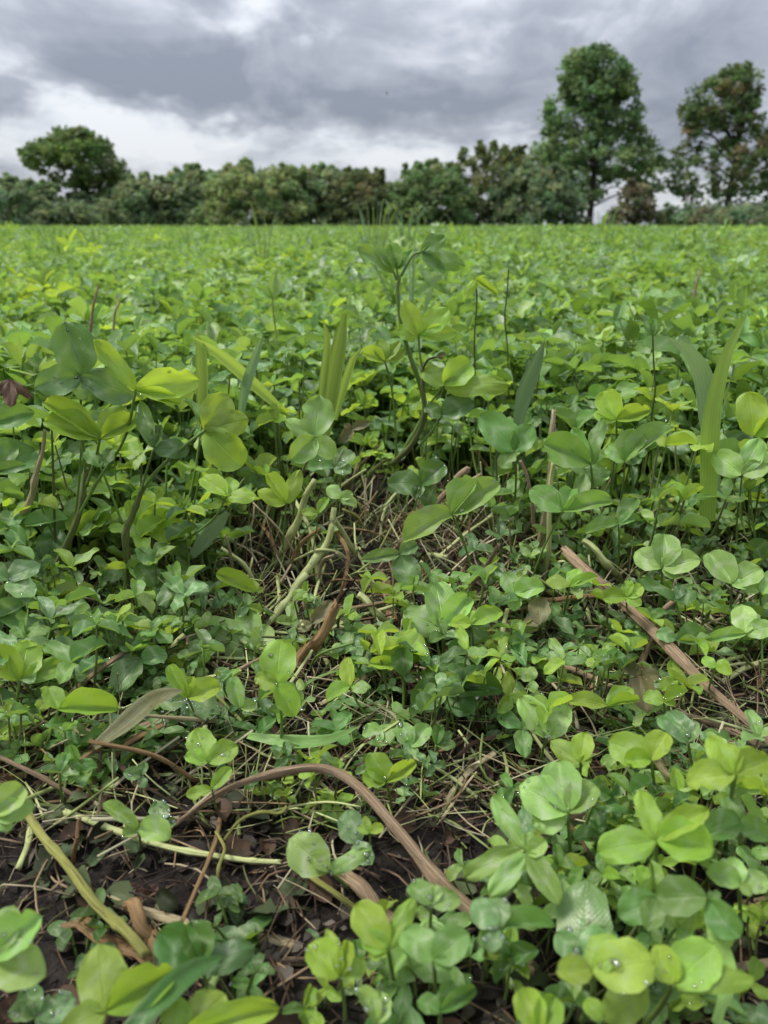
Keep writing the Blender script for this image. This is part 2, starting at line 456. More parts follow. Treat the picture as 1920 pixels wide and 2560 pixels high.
def leaflet(parent, base, J, T, width, hint, mat, R, drops=0, variant=None):
    """one leaflet from joint J to tip T (world), 'hint' = the way its upper face looks"""
    k = R.randrange(len(LEAFLETS)) if variant is None else variant
    me, lv = LEAFLETS[k]
    y = T - J; L = y.length; y = y / L
    z = hint - y * hint.dot(y)
    if z.length < 1e-3: z = Vector((0, 0, 1)) - y * y.z
    z.normalize(); x = y.cross(z)
    M = Matrix((( x.x * width, y.x * L, z.x * L, J.x - base.x), (x.y * width, y.y * L, z.y * L, J.y - base.y), (x.z * width, y.z * L, z.z * L, J.z - base.z), (0, 0, 0, 1)))
    o = bpy.data.objects.new('leaflet', me); COL.objects.link(o)
    o.parent = parent; o.matrix_basis = M
    o.material_slots[0].link = 'OBJECT'; o.material_slots[0].material = LM[mat]
    for _ in range(drops):
        p = Vector(R.choice(lv[14:-18])); p.x += R.uniform(-.06, .06); p.y += R.uniform(-.05, .05)
        DROPS.append((M @ p + base, z if z.z > -.2 else -z, R.uniform(.00035, .0011) * (1.9 if R.random() < .08 else 1)))
    return o
def stalk(parent, base, pts, r0, r1, mat, n=8, sides=6, name='leaf_stalk', seed=0, knots=0):
    v, f, uv = tube(pts, r0, r1, n, sides, ridge=.10, wob=.03, knots=knots, seed=seed)
    return link(name, mesh(name, rel(v, base), f, uv, [SM[mat]]), parent)

def hero_leaf(plant, base, mat, Y, J, tips, path, drops=0, m=.45, stem='green', sr=.0009, tilt=0.0, R=rnd):
    """a leaf whose joint is seen at pixel J, Y metres ahead; path = pixels of its stalk down from the joint"""
    Jw = P(*J, Y)
    toc = (CAMP - Jw).normalized()
    n = (toc * (1 - m) + Vector((0, 0, 1)) * m + Vector((tilt + R.uniform(-.12, .12), 0, R.uniform(-.08, .08)))).normalized()
    pts = [Jw]
    if path:
        Yb = path[-1][2] if len(path[-1]) > 2 else Y
        for i, q in enumerate(path):
            pts.append(P(q[0], q[1], q[2] if len(q) > 2 else Y + (Yb - Y) * (i + 1) / len(path)))
    if len(pts) < 2: pts.append(Vector((Jw.x, Jw.y + .012, Jw.z - .03)))
    lf = stalk(plant, base, pts, sr * .8, sr * 1.15, stem, n=4 + 3 * len(pts), seed=R.randrange(9999), name='leaf')
    for (tx, ty, w) in tips:
        d = px_dir(tx, ty)
        den = d.dot(n); Tw = P(tx, ty, Y)
        if abs(den) > .12:
            T2 = CAMP + d * ((Jw - CAMP).dot(n) / den)
            flat = (Tw - Jw).length
            if (T2 - Jw).length < 1.9 * flat + .004: Tw = T2
            else: Tw = Tw.lerp(T2, min(1, 1.2 * flat / (T2 - Tw).length))
        L = (Tw - Jw).length
        Tw = Tw + (Tw - CAMP).normalized() * R.uniform(-.16, .10) * L
        wm = w * m_per_px(Tw.lerp(Jw, .5))
        wm = max(.32 * L, min(.78 * L, wm))
        hint = (n + Vector((R.uniform(-.25, .25), R.uniform(-.15, .15), 0))).normalized()
        leaflet(lf, base, Jw, Tw, wm, hint, mat, R, drops)
    return lf

def clover(label, leaves, group=None, stems=None, base=None, name='clover_plant'):
    """leaves: dicts for hero_leaf; stems: (pixel path with Y, r0, r1, material)"""
    if base is None:
        l0 = leaves[0]; q = l0['path'][-1]; Yq = q[2] if len(q) > 2 else l0['Y']
        b = P(q[0], q[1], Yq); base = Vector((b.x, b.y, gh(b.x, b.y)))
    e = empty(name, base); tag(e, label, 'clover', group)
    for (pp, r0, r1, mt) in stems or []:
        pts = [P(*q) for q in pp]
        stalk(e, base, pts, r0, r1, mt, n=5 * len(pts), sides=8, name='stem', seed=rnd.randrange(999), knots=3)
    for l in leaves: hero_leaf(e, base, **l)
    return e
def L(mat, Y, J, tips, path=None, **k):
    """when the stalk's last pixel lies low, it runs down to the soil there"""
    path = [tuple(q) for q in (path or [])]
    if path and len(path[-1]) == 2:
        x, y = path[-1]
        p = P(x, y, Y)
        if p.z > .004:
            g = PZ(x, y + 6, 0.0)
            Yg = min(g.y, Y + .06) if g.y > 0 else Y + .03
            path[-1] = (x, y, Yg)
            p = P(x, y, Yg)
            if p.z > .006:       # carry on to the ground behind whatever hides it
                d = px_dir(x, y + 40)
                path.append((x + 4, y + 0.85 * p.z / max(m_per_px(p), 1e-5), Yg))
    return dict(mat=mat, Y=Y, J=J, tips=tips, path=path, **k)

# ================================================================== far things
def leaves_mesh(centers, radii, cols, n_per, size, seed, squash=.8):
    R = np.random.default_rng(seed)
    C = np.repeat(np.asarray(centers), n_per, axis=0); RR = np.repeat(np.asarray(radii), n_per)[:, None]; K = np.repeat(np.asarray(cols), n_per, axis=0)
    N = len(C)
    d = R.normal(size=(N, 3)); d /= np.linalg.norm(d, axis=1)[:, None] + 1e-9
    rr = R.random((N, 1)) ** .45
    p = C + d * rr * RR * np.array([1, 1, squash])
    a = R.normal(size=(N, 3)); a[:, 2] *= .6; a /= np.linalg.norm(a, axis=1)[:, None]
    b = np.cross(a, R.normal(size=(N, 3))); b /= np.linalg.norm(b, axis=1)[:, None] + 1e-9
    s = size * R.uniform(.6, 1.35, (N, 1))
    v = np.stack([p - a * s, p + b * s * .55, p + a * s, p - b * s * .55], 1).reshape(-1, 3)
    f = np.arange(N * 4).reshape(-1, 4)
    K = K * R.uniform(.75, 1.25, (N, 1)) * (1 + R.normal(0, .06, (N, 3)))
    col = np.concatenate([np.clip(K, 0, 1), np.ones((N, 1))], 1)
    return v, f, np.repeat(col, 4, axis=0)
def far_tree(name, label, cat, D, xt, ybase, prof, n_cl, seed, green, brown=None, bfrac=0, group=None, trunk_r=.22, cl_r=.7, per=46, size=.14, holes=(), top_y=None, lean=0, stems=1, depth=.7, shoots=0):
    """prof: rows (pixel y, pixel x left, pixel x right) of the crown's outline"""
    R = random.Random(seed)
    k = D / FPX
    X = lambda x, y=HORIZON: P(x, y, D).x
    Z = lambda y: P(960, y, D).z
    base = Vector((X(xt), D, 0))
    e = empty(name, base); tag(e, label, cat, group)
    ys = [q[0] for q in prof]
    def span(y):
        for (a, b) in zip(prof[:-1], prof[1:]):
            if a[0] <= y <= b[0]:
                t = (y - a[0]) / max(1e-6, b[0] - a[0]); return a[1] + (b[1] - a[1]) * t, a[2] + (b[2] - a[2]) * t
        return prof[-1][1:]
    wmax = max(q[2] - q[1] for q in prof)
    cs, rs, ks = [], [], []
    tries = 0
    while len(cs) < n_cl and tries < n_cl * 40:
        tries += 1
        y = R.uniform(ys[0], ys[-1]); l, r = span(y)
        if R.random() > (r - l) / wmax + .12: continue
        c, h = (l + r) / 2, (r - l) / 2
        an = R.uniform(0, 2 * math.pi); q = R.random() ** .36
        x = c + math.cos(an) * q * h; dep = math.sin(an) * q * h * k * depth
        if any(((x - hx) / hr) ** 2 + ((y - hy) / hq) ** 2 < 1 for hx, hy, hr, hq in holes) and R.random() < .9: continue
        rad = cl_r * R.uniform(.55, 1.25) * min(1, .45 + h * k / 2)
        cs.append((X(x, y) - base.x, dep, Z(y))); rs.append(rad)
        g = brown if (brown and R.random() < bfrac) else green
        j = R.uniform(.72, 1.3); ks.append((g[0] * j * R.uniform(.85, 1.2), g[1] * j, g[2] * j))
    for _ in range(shoots):                        # thin upright shoots break the outline
        l, r = span(ys[0] + (ys[1] - ys[0]) * .9); x = R.uniform(l, r); y0_ = ys[0] + (ys[1] - ys[0]) * (.15 + .7 * abs((x - (l + r) / 2) / max(1, (r - l) / 2))) - 8
        for q in range(4):
            cs.append((X(x + R.uniform(-3, 3), y0_) - base.x, R.uniform(-.5, .5), Z(y0_ - q * R.uniform(5, 9)))); rs.append(.30 - .05 * q); j = R.uniform(.9, 1.3); ks.append(tuple(g_ * j for g_ in green))
    v, f, c = leaves_mesh(cs, rs, ks, per, size, seed)
    crown = link('crown', mesh('crown', v, f, mats=[M_FOLI], smooth=False, col=c), e)
    # trunk and limbs reach into the crown
    vs, fs = [], []
    ztop = Z(ys[0] + .25 * (ys[-1] - ys[0]))
    for sidx in range(stems):
        ox = 0 if stems == 1 else R.uniform(-.3, .3) * wmax * k * .6
        pts = [Vector((ox, 0, -.2)), Vector((ox + lean * .3 + R.uniform(-.1, .1), 0, ztop * .3)), Vector((ox + lean + R.uniform(-.2, .2), R.uniform(-.2, .2), ztop * .65)), Vector((ox + lean * 1.2 + R.uniform(-.3, .3), 0, ztop))]
        a, b, _ = tube(pts, trunk_r, trunk_r * .2, 14, 8, ridge=.12, wob=.06, seed=seed + sidx)
        o0 = len(vs); vs += a; fs += [tuple(i + o0 for i in q) for q in b]
        path = catmull(pts, 20)
        for cc in R.sample(cs, min(len(cs), int(34 / stems))):
            cc = Vector(cc)
            st = min(path, key=lambda p: abs(p.z - max(cc.z * .72, ztop * .18)))
            mid = st.lerp(cc, .5) + Vector((0, 0, .12 * (cc - st).length))
            a, b, _ = tube([st, mid, cc], trunk_r * .28, .02, 6, 5, seed=seed)
            o0 = len(vs); vs += a; fs += [tuple(i + o0 for i in q) for q in b]
    link('trunk', mesh('trunk', vs, fs, mats=[M_BARK]), e)
    return e
GREEN = (.140, .215, .098); DULL = (.170, .235, .135); BROWN = (.19, .20, .125); OLIVE = (.195, .255, .120); DEEP = (.145, .205, .122)  # foliage tints lightened and blued: distance haze painted into the leaf colours
far_tree('tall_tree', 'tall full-crowned green tree with its dark trunk showing below the leaves', 'tree', 52, 1472, 560,
         [(122, 1462, 1510), (150, 1412, 1556), (205, 1392, 1588), (260, 1372, 1592), (330, 1360, 1605), (365, 1328, 1630), (400, 1305, 1655), (435, 1295, 1685), (465, 1300, 1690), (495, 1340, 1660)],
         470, 11, GREEN, group=None, trunk_r=.26, per=48, size=.15, cl_r=.55, holes=[(1410, 275, 24, 18), (1560, 262, 20, 14), (1500, 395, 22, 16), (1535, 470, 60, 22), (1445, 462, 30, 22), (1425, 300, 14, 16)])
far_tree('brown_tinged_tree', 'thinner tree with brown-tinged leaves and many gaps, cut by the photo edge', 'tree', 50, 1815, 560,
         [(162, 1845, 1872), (195, 1790, 1890), (228, 1725, 1896), (280, 1706, 1892), (320, 1708, 1930), (360, 1712, 1960), (395, 1662, 1985), (440, 1665, 1995), (500, 1690, 1990), (548, 1700, 1985)],
         330, 23, (.110, .160, .070), brown=(.165, .145, .08), bfrac=.13, trunk_r=.25, per=36, size=.15, cl_r=.5,
         holes=[(1775, 352, 40, 34), (1740, 440, 42, 30), (1765, 500, 46, 26), (1880, 440, 30, 26), (1880, 500, 44, 28), (1850, 320, 18, 20), (1905, 400, 20, 30), (1700, 520, 40, 20)])
far_tree('round_tree', 'broad round tree with a see-through gap low in its crown', 'tree', 48, 215, 560,
         [(325, 165, 212), (350, 118, 255), (380, 58, 282), (412, 52, 308), (445, 120, 314), (500, 150, 316), (552, 120, 318)],
         270, 31, (.110, .170, .060), brown=BROWN, bfrac=.06, trunk_r=.2, per=50, size=.14, cl_r=.5,
         holes=[(150, 475, 42, 26), (168, 430, 26, 18), (85, 420, 26, 20), (75, 450, 40, 18), (305, 480, 16, 20)])
hedge = [
    (40, 'low dark hedge bush below the round tree, at the photo edge', 45, [(440, -60, 60), (470, -90, 110), (550, -100, 150)], DULL, 70, .05),
    (190, 'dark hedge bush under the crown of the round tree', 46, [(488, 110, 280), (520, 80, 320), (552, 70, 330)], DEEP, 60, .02),
    (365, 'low rounded hedge bush beside the round tree', 47, [(436, 335, 390), (465, 300, 430), (552, 290, 450)], DULL, 64, .12),
    (470, 'hedge bush with wispy upright twigs', 48, [(410, 450, 490), (450, 425, 530), (552, 410, 560)], DULL, 62, .06),
    (640, 'yellowish olive hedge bush, the brightest of the hedge', 46, [(402, 585, 690), (430, 545, 735), (552, 520, 760)], OLIVE, 92, .10),
    (800, 'hedge bush with thin tall shoots above a dark base', 48, [(408, 780, 850), (440, 735, 890), (552, 720, 910)], DULL, 74, .14),
    (905, 'reddish brown hedge bush dipping beside a bright gap of sky', 47, [(418, 870, 925), (448, 835, 965), (552, 820, 1000)], (.12, .15, .075), 62, .3),
    (1070, 'green hedge bush just past the dip in the hedge', 46, [(398, 1050, 1105), (440, 1000, 1150), (552, 970, 1170)], GREEN, 76, .05),
    (1215, 'sparse airy bush taller than the hedge around it', 49, [(352, 1180, 1265), (385, 1150, 1300), (440, 1140, 1290), (552, 1130, 1300)], (.11, .14, .06), 62, .12),
    (1325, 'dark hedge bush touching the tall full-crowned tree', 47, [(402, 1300, 1370), (440, 1250, 1410), (552, 1230, 1440)], DEEP, 80, .02),
    (1575, 'small reddish bush in the gap between the two trees', 45, [(470, 1590, 1650), (500, 1545, 1640), (552, 1520, 1610)], (.14, .135, .095), 15, .6),
    (1790, 'low scrubby bush around the foot of the brown-tinged tree', 45, [(522, 1700, 1900), (552, 1640, 1990)], DEEP, 40, .15),
]
for i, (xt, lab, D, prof, g, n, bf) in enumerate(hedge):
    if i < 10:
        cx_ = sum(q[1] + q[2] for q in prof) / (2 * len(prof)); prof = [(q[0] + 26, cx_ + (q[1] - cx_) * 1.25 - 8, cx_ + (q[2] - cx_) * 1.25 + 8) for q in prof]
    prof = prof + [(562, prof[-1][1], prof[-1][2])]
    far_tree('hedge_bush', lab, 'bush', D, xt, 560, prof, int(n * 2.6), 200 + i, g, brown=BROWN, bfrac=bf * .6, group='bushes of the hedge', trunk_r=.05, per=52 if i != 8 else 34, size=.15, cl_r=.5, stems=3, depth=1.0, shoots=9 if i < 10 else 2)

# rough grass along the foot of the hedge, nobody could count it
mR = random.Random(61); V, F, K = [], [], []
for _ in range(5200):
    y = mR.uniform(38.5, 46.5); x = mR.uniform(-1, 1) * (y * .62 + 3); h = mR.uniform(.18, .42) * (1.6 if mR.random() < .08 else 1) * (1 + .5 * noise.noise((x * .5, y * .5, 2))); l = mR.uniform(-.5, .5) * h; w = mR.uniform(.012, .035)
    o = len(V); V += [(x - w, y, 0), (x + w, y, 0), (x + l * .4 + w * .8, y, h * .6), (x + l * .4 - w * .8, y, h * .6), (x + l, y, h)]
    F += [(o, o + 1, o + 2, o + 3), (o + 3, o + 2, o + 4)]; c = mR.choice([(.17, .25, .08), (.21, .28, .11), (.26, .28, .15), (.14, .22, .07)]); K += [(*c, 1)] * 5
tag(link('margin_grass', mesh('margin_grass', V, F, mats=[M_FOLI], col=K)), 'rough grass along the foot of the far hedge', 'grass', kind='stuff')

# a bird in the sky: body, two swept wings, tail in one mesh
bp = CAMP + px_dir(967, 234).normalized() * 42
bv = [(-.11, 0, 0), (-.05, .018, .012), (.05, .022, .015), (.10, .01, .006), (.13, 0, 0), (-.05, -.018, .012), (.05, -.022, .015), (.10, -.01, .006), (0, 0, -.022),
      (.03, .02, .01), (-.04, .02, .008), (-.03, .13, .05), (.0, .13, .052), (-.08, .22, .03), (.03, -.02, .01), (-.04, -.02, .008), (-.03, -.13, .05), (.0, -.13, .052), (-.08, -.22, .03), (-.19, .03, 0), (-.19, -.03, 0), (0, 0, .03)]
bf = [(0, 1, 8), (1, 2, 8), (2, 3, 8), (3, 4, 8), (0, 8, 5), (5, 8, 6), (6, 8, 7), (7, 8, 4), (0, 21, 1), (1, 21, 2), (2, 21, 3), (3, 21, 4), (0, 5, 21), (5, 6, 21), (6, 7, 21), (7, 4, 21),
      (9, 12, 11, 10), (11, 12, 13), (14, 15, 16, 17), (16, 18, 17), (0, 19, 20)]
mb, tb, ob_ = newmat('bird_dark'); pbb = tb.node('ShaderNodeBsdfPrincipled'); pbb.inputs['Base Color'].default_value = (.02, .02, .025, 1); pbb.inputs['Roughness'].default_value = .8; tb.l.new(pbb.outputs[0], ob_.inputs[0])
bo = tag(link('bird', mesh('bird', bv, bf, mats=[mb], smooth=False), loc=bp), 'tiny dark bird flying below the grey clouds', 'bird')
bo.rotation_euler = (.9, .5, .9)
# ================================================================== the clover carpet of the field (nobody could count it)
def joint_frame(az, tilt):
    """upper-face direction of a leaf leaning 'tilt' towards azimuth az"""
    return Vector((math.sin(tilt) * math.cos(az), math.sin(tilt) * math.sin(az), math.cos(tilt)))
def leaf_layout(R, J, size, az, tilt, cup):
    n = joint_frame(az, tilt)
    a = n.cross(Vector((math.sin(az), -math.cos(az), .2))).normalized(); b = n.cross(a)
    res = []
    o = R.uniform(0, 6.28)
    for k in range(3):
        an = o + k * 2.09 + R.uniform(-.2, .2)
        d = (a * math.cos(an) + b * math.sin(an)) * math.cos(cup) + n * math.sin(cup)
        s = size * R.uniform(.85, 1.12)
        hint = (n - (a * math.cos(an) + b * math.sin(an)) * math.sin(cup)).normalized()
        res.append((J + d * s, s * R.uniform(.44, .68), hint))
    return res
TONES = ['b', 'm', 'l', 'g', 'd']
def clump_arrays(seed, nleaf, hmin, hmax, spread, size, stalks, rows):
    R = random.Random(seed); V, F, UV, MI, LV = [], [], [], [], []
    geos = [leaflet_geo(seed * 31 + k, 3, rows) for k in range(6)]
    def add(v, f, uv, mi, lv):
        o = len(V); V.extend(v); UV.extend(uv); F.extend([tuple(i + o for i in q) for q in f]); MI.extend([mi] * len(f)); LV.extend([lv] * len(v))
    for _ in range(nleaf):
        an, q = R.uniform(0, 6.28), math.sqrt(R.random())
        J = Vector((math.cos(an) * q * spread, math.sin(an) * q * spread, R.uniform(hmin, hmax)))
        if stalks:
            b0 = Vector((J.x * .15, J.y * .15, -.01))
            v, f, uv = tube([b0, b0.lerp(J, .5) + Vector((J.x * .2, J.y * .2, .02)), J], .0013, .0009, 3, 3)
            add(v, [q for q in f if len(q) == 4], uv, 1, 0.0)
        lv = R.random()
        for T, w, hint in leaf_layout(R, J, size * R.uniform(.65, 1.25), R.uniform(0, 6.28), R.uniform(0, .8), R.uniform(-.15, .6)):
            v, f, uv = R.choice(geos)
            y = T - J; L_ = y.length; y = y / L_; z = hint - y * hint.dot(y); z.normalize(); x = y.cross(z)
            add([J + x * (p[0] * w) + y * (p[1] * L_) + z * (p[2] * L_) for p in v], f, uv, 0, lv + R.uniform(-.06, .06))
    return np.array([tuple(p) for p in V]), np.array(F), np.array(UV), np.array(MI), np.array(LV)
def compose(name, protos, places):
    """places: (prototype, x, y, z, turn, size, tall, tone)"""
    Vs, Fs, Us, Ms, Ls = [], [], [], [], []; o = 0
    for k, x, y, z, rz, s, tall, tone in places:
        v, f, uv, mi, lv = protos[k]
        c, sn = math.cos(rz) * s, math.sin(rz) * s
        w = np.empty_like(v); w[:, 0] = v[:, 0] * c - v[:, 1] * sn + x; w[:, 1] = v[:, 0] * sn + v[:, 1] * c + y; w[:, 2] = v[:, 2] * s * tall + z
        Vs.append(w); Fs.append(f + o); Us.append(uv); Ms.append(np.where(mi == 0, tone, 5)); Ls.append(lv + rz); o += len(v)
    V, F, U, M_, L_ = map(np.concatenate, (Vs, Fs, Us, Ms, Ls))
    me = bpy.data.meshes.new(name)
    me.vertices.add(len(V)); me.vertices.foreach_set('co', V.astype(np.float32).ravel())
    me.loops.add(F.size); me.loops.foreach_set('vertex_index', F.astype(np.int32).ravel())
    me.polygons.add(len(F)); me.polygons.foreach_set('loop_start', np.arange(0, F.size, 4, dtype=np.int32)); me.polygons.foreach_set('loop_total', np.full(len(F), 4, dtype=np.int32))
    me.polygons.foreach_set('material_index', M_.astype(np.int32)); me.polygons.foreach_set('use_smooth', np.ones(len(F), dtype=bool))
    l = me.uv_layers.new(name='UVMap'); l.data.foreach_set('uv', U[F.ravel()].astype(np.float32).ravel())
    a = me.attributes.new('leafvar', 'FLOAT', 'POINT'); a.data.foreach_set('value', L_.astype(np.float32))
    for t in TONES: me.materials.append(LM[t])
    me.materials.append(SM['green'])
    me.update(calc_edges=True)
    return me
def front(x):                                   # where the thick growth begins, metres ahead
    return .86 + .10 * math.sin(x * 5 + 1) - .10 * min(1, abs(x) / .35) + .13 * math.exp(-((x + .04) / .14) ** 2) + .05 * noise.noise((x * 9, 0, 2))
R = random.Random(99)
def tone_at(x, y):
    q = noise.noise((x * 1.3, y * 1.0, 8)); r = R.random()
    if q > .2: return 0 if r < .10 else (1 if r < .55 else 2)
    if q < -.2: return 4 if r < .15 else (3 if r < .4 else (1 if r < .8 else 2))
    return [1, 1, 2, 3, 1, 4, 2, 3, 2, 3, 1][int(r * 11)]
def grow(x, y): return 1 + .20 * noise.noise((x * 1.7, y * 1.7, 0)) + .14 * noise.noise((x * 6, y * 6, 5))
near_p = [clump_arrays(500 + k, 10, .03, .185, .055, .034, True, 5) for k in range(12)]
tile_p = [clump_arrays(600 + k, 10, .07, .19, .06, .034, False, 3) for k in range(12)]
places = []
for _ in range(2300):
    y = .72 + R.random() * 1.25; x = R.uniform(-1, 1) * (y * .66 + .5)
    if y < front(x) + .10: continue
    places.append((R.randrange(12), x, y, gh(x, y), R.uniform(0, 6.28), R.uniform(.75, 1.1), grow(x, y) * R.uniform(.85, 1.12), tone_at(x, y)))
near_me = compose('clover_carpet', near_p, places)
tag(link('clover_carpet', near_me), 'dense clover just behind the front row of plants', 'clover', kind='stuff')
TS = 1.6
tiles = []
for k in range(4):
    pl = []
    for _ in range(int(235 * TS * TS)):
        x, y = R.uniform(-TS / 2, TS / 2), R.uniform(-TS / 2, TS / 2)
        t = R.uniform(.8, 1.12) * (1.45 if R.random() < .04 else 1) * (1 + .16 * noise.noise((x * 3, y * 3, k)))
        pl.append((R.randrange(12), x, y, 0, R.uniform(0, 6.28), R.uniform(.8, 1.15), t, tone_at(x + k * 7, y)))
    tiles.append(compose('clover_tile', tile_p, pl))
def scatter_group(meshes):
    ng = bpy.data.node_groups.new('carpet', 'GeometryNodeTree')
    ng.interface.new_socket('Geometry', in_out='INPUT', socket_type='NodeSocketGeometry')
    ng.interface.new_socket('Geometry', in_out='OUTPUT', socket_type='NodeSocketGeometry')
    n, l = ng.nodes, ng.links
    gi, go = n.new('NodeGroupInput'), n.new('NodeGroupOutput')
    ci = n.new('GeometryNodeCollectionInfo')
    c = bpy.data.collections.new('carpet_sources')
    for k, me in enumerate(meshes):
        c.objects.link(bpy.data.objects.new('clover_tile%02d' % k, me))
    ci.inputs['Collection'].default_value = c
    ci.inputs['Separate Children'].default_value = True
    ci.inputs['Reset Children'].default_value = True
    ip = n.new('GeometryNodeInstanceOnPoints')
    ip.inputs['Pick Instance'].default_value = True
    def attr(name, typ):
        a = n.new('GeometryNodeInputNamedAttribute'); a.data_type = typ; a.inputs[0].default_value = name
        return next(o for o in a.outputs if o.enabled and o.name == 'Attribute')
    l.new(gi.outputs[0], ip.inputs['Points']); l.new(ci.outputs[0], ip.inputs['Instance'])
    l.new(attr('pick', 'INT'), ip.inputs['Instance Index'])
    er = n.new('FunctionNodeEulerToRotation'); l.new(attr('rot', 'FLOAT_VECTOR'), er.inputs[0]); l.new(er.outputs[0], ip.inputs['Rotation'])
    l.new(attr('siz', 'FLOAT_VECTOR'), ip.inputs['Scale'])
    l.new(ip.outputs[0], go.inputs[0])
    return ng
pts, rots, sizes, picks = [], [], [], []
y = 1.95 + TS / 2
while y < 47:
    nxt = int((y * .66 + 1.4) / TS) + 1
    off = R.uniform(-.5, .5) * TS
    for i in range(-nxt, nxt + 1):
        x = i * TS + off
        pts.append((x, y, 0)); rots.append((0, 0, R.randrange(4) * math.pi / 2)); s = 1.02
        sizes.append((s, s, 1.0 + .22 * noise.noise((x * .35, y * .35, 3)))); picks.append(R.randrange(len(tiles)))
    y += TS
me = bpy.data.meshes.new('clover_field'); me.from_pydata(pts, [], [])
for nm, dat in (('rot', rots), ('siz', sizes)):
    a = me.attributes.new(nm, 'FLOAT_VECTOR', 'POINT'); a.data.foreach_set('vector', np.asarray(dat, dtype=np.float32).ravel())
a = me.attributes.new('pick', 'INT', 'POINT'); a.data.foreach_set('value', np.asarray(picks, dtype=np.int32))
fo = link('clover_field', me)
md = fo.modifiers.new('scatter', 'NODES'); md.node_group = scatter_group(tiles)
tag(fo, 'dense green clover carpeting the field as far as the hedge', 'clover', kind='stuff')
# ================================================================== clover plants that stand out one by one
A, B = 'clover_plant', None
# two tall plants on the left
clover('tall clover with a large grey-green blotched leaf facing out, beside the bent tan stalk', [
    L('g', .62, (200, 938), [(163, 803, 122), (86, 966, 76), (214, 1000, 62), (338, 990, 84)], [(203, 1040), (207, 1120), (214, 1180, .635)], drops=5, m=.12, stem='green', sr=.0013),
    L('b', .615, (339, 976), [(502, 946, 80), (234, 848, 34), (452, 1008, 22)], [(312, 1095), (243, 1205), (190, 1300, .64)], drops=3, m=.15, sr=.0014),
    L('b', .61, (250, 1097), [(106, 1052, 78), (110, 1003, 55), (313, 1018, 72), (352, 1042, 55)], [(238, 1150), (216, 1215, .635)], m=.3, drops=2, sr=.0014),
], stems=[([(216, 1170, .64), (196, 1290, .64), (140, 1420, .65), (98, 1530, .655), (78, 1640, .66)], .0022, .0042, 'purple')], base=Vector(PZ(78, 1600, 0)))
clover('tall clover with a forked brown-green stem and a big two-toned leaf at the top', [
    L('b', .60, (512, 1076), [(572, 984, 90), (622, 1046, 80), (606, 1168, 96)], [(455, 1120), (390, 1180), (358, 1225, .62)], m=.15, drops=2, sr=.0015),
    L('d', .60, (385, 1120), [(345, 1000, 30), (402, 1062, 30), (476, 1122, 52)], [(367, 1175), (350, 1235, .62)], m=.3, sr=.0012),
    L('m', .61, (252, 1170), [(215, 1120, 40), (280, 1120, 36)], [(275, 1225), (306, 1310, .625)], m=.5, sr=.0011),
], stems=[([(358, 1215, .62), (330, 1290, .625), (313, 1340, .63), (322, 1420, .64), (336, 1520, .65)], .0024, .0042, 'purple')], base=Vector(PZ(338, 1515, 0)))
# the tall branching plant in the middle
clover('tallest clover with leaves against the far field and a bitten leaf at its tip', [
    L('m', .80, (1052, 630), [(1112, 590, 46), (1165, 664, 52), (1112, 682, 34)], [(1030, 640), (1003, 690, .80)], m=.15, sr=.0013, drops=1),
    L('l', .80, (984, 680), [(890, 617, 44), (930, 612, 30)], [(992, 700, .80)], m=.3, sr=.0012),
    L('m', .80, (992, 672), [(976, 608, 40), (1000, 640, 46), (1032, 622, 26)], [(996, 705, .80)], m=.2, sr=.0012),
], stems=[([(1000, 688, .80), (994, 730, .80), (1003, 810, .80), (1022, 880, .805), (1048, 955, .81), (1060, 1030, .82), (1020, 1110, .84), (985, 1160, .86)], .0017, .0032, 'green')], base=Vector(PZ(985, 1330, 0)))
clover('upright clover with three spread leaflets and a withered curled bud on its side', [
    L('b', .78, (1047, 838), [(1008, 752, 52), (1122, 772, 58), (1142, 830, 42), (992, 822, 44)], [(1048, 870), (1055, 920, .785)], m=.2, sr=.0013),
    L('b', .77, (1110, 963), [(1178, 902, 70), (1058, 918, 55), (1275, 958, 62)], [(1085, 995), (1064, 1022, .785)], m=.35, sr=.0012),
    L('w', .775, (1092, 892), [(1114, 884, 12), (1108, 898, 10)], [(1070, 900), (1056, 925, .785)], m=.3, sr=.0011, stem='dark'),
    L('d', .77, (1105, 1040), [(1184, 1003, 68), (1060, 1015, 50)], [(1078, 1080), (1040, 1125, .80)], m=.3, sr=.0012),
], stems=[([(1055, 915, .785), (1058, 980, .785), (1062, 1040, .79), (1030, 1110, .80), (980, 1160, .82)], .0018, .0034, 'purple')], base=Vector(PZ(975, 1310, 0)))
clover('slim clover with two yellow-green leaves just left of the tall branching plant', [
    L('b', .79, (962, 903), [(902, 883, 42), (944, 848, 42), (1012, 872, 36), (1000, 850, 30)], [(975, 950), (984, 1010), (990, 1110), (986, 1170, .82)], m=.3, sr=.0013)])
clover('clover with one broad leaf held upright behind the broken straw stub', [
    L('m', .74, (1287, 1128), [(1204, 1030, 82), (1330, 1060, 60), (1250, 1170, 50)], [(1290, 1200), (1285, 1290)], m=.15, sr=.0012)])
clover('clover with a large flat leaf and pale folded side leaflet above the pale stems', [
    L('l', .69, (787, 1095), [(800, 988, 96), (714, 1048, 44), (728, 1152, 74), (834, 1146, 70)], [(768, 1150), (745, 1215), (733, 1290)], m=.12, sr=.0013, stem='purple')])
H = []   # label, leaves...
def one(label, *leaves, **k): clover(label, list(leaves), **k)
one('dusky blue-green clover leaf beaded with rain over the pale leaning stems', L('g', .72, (836, 1168), [(768, 1168, 62), (884, 1128, 66), (880, 1180, 40)], [(862, 1120), (852, 1200), (838, 1300)], drops=16, m=.5))
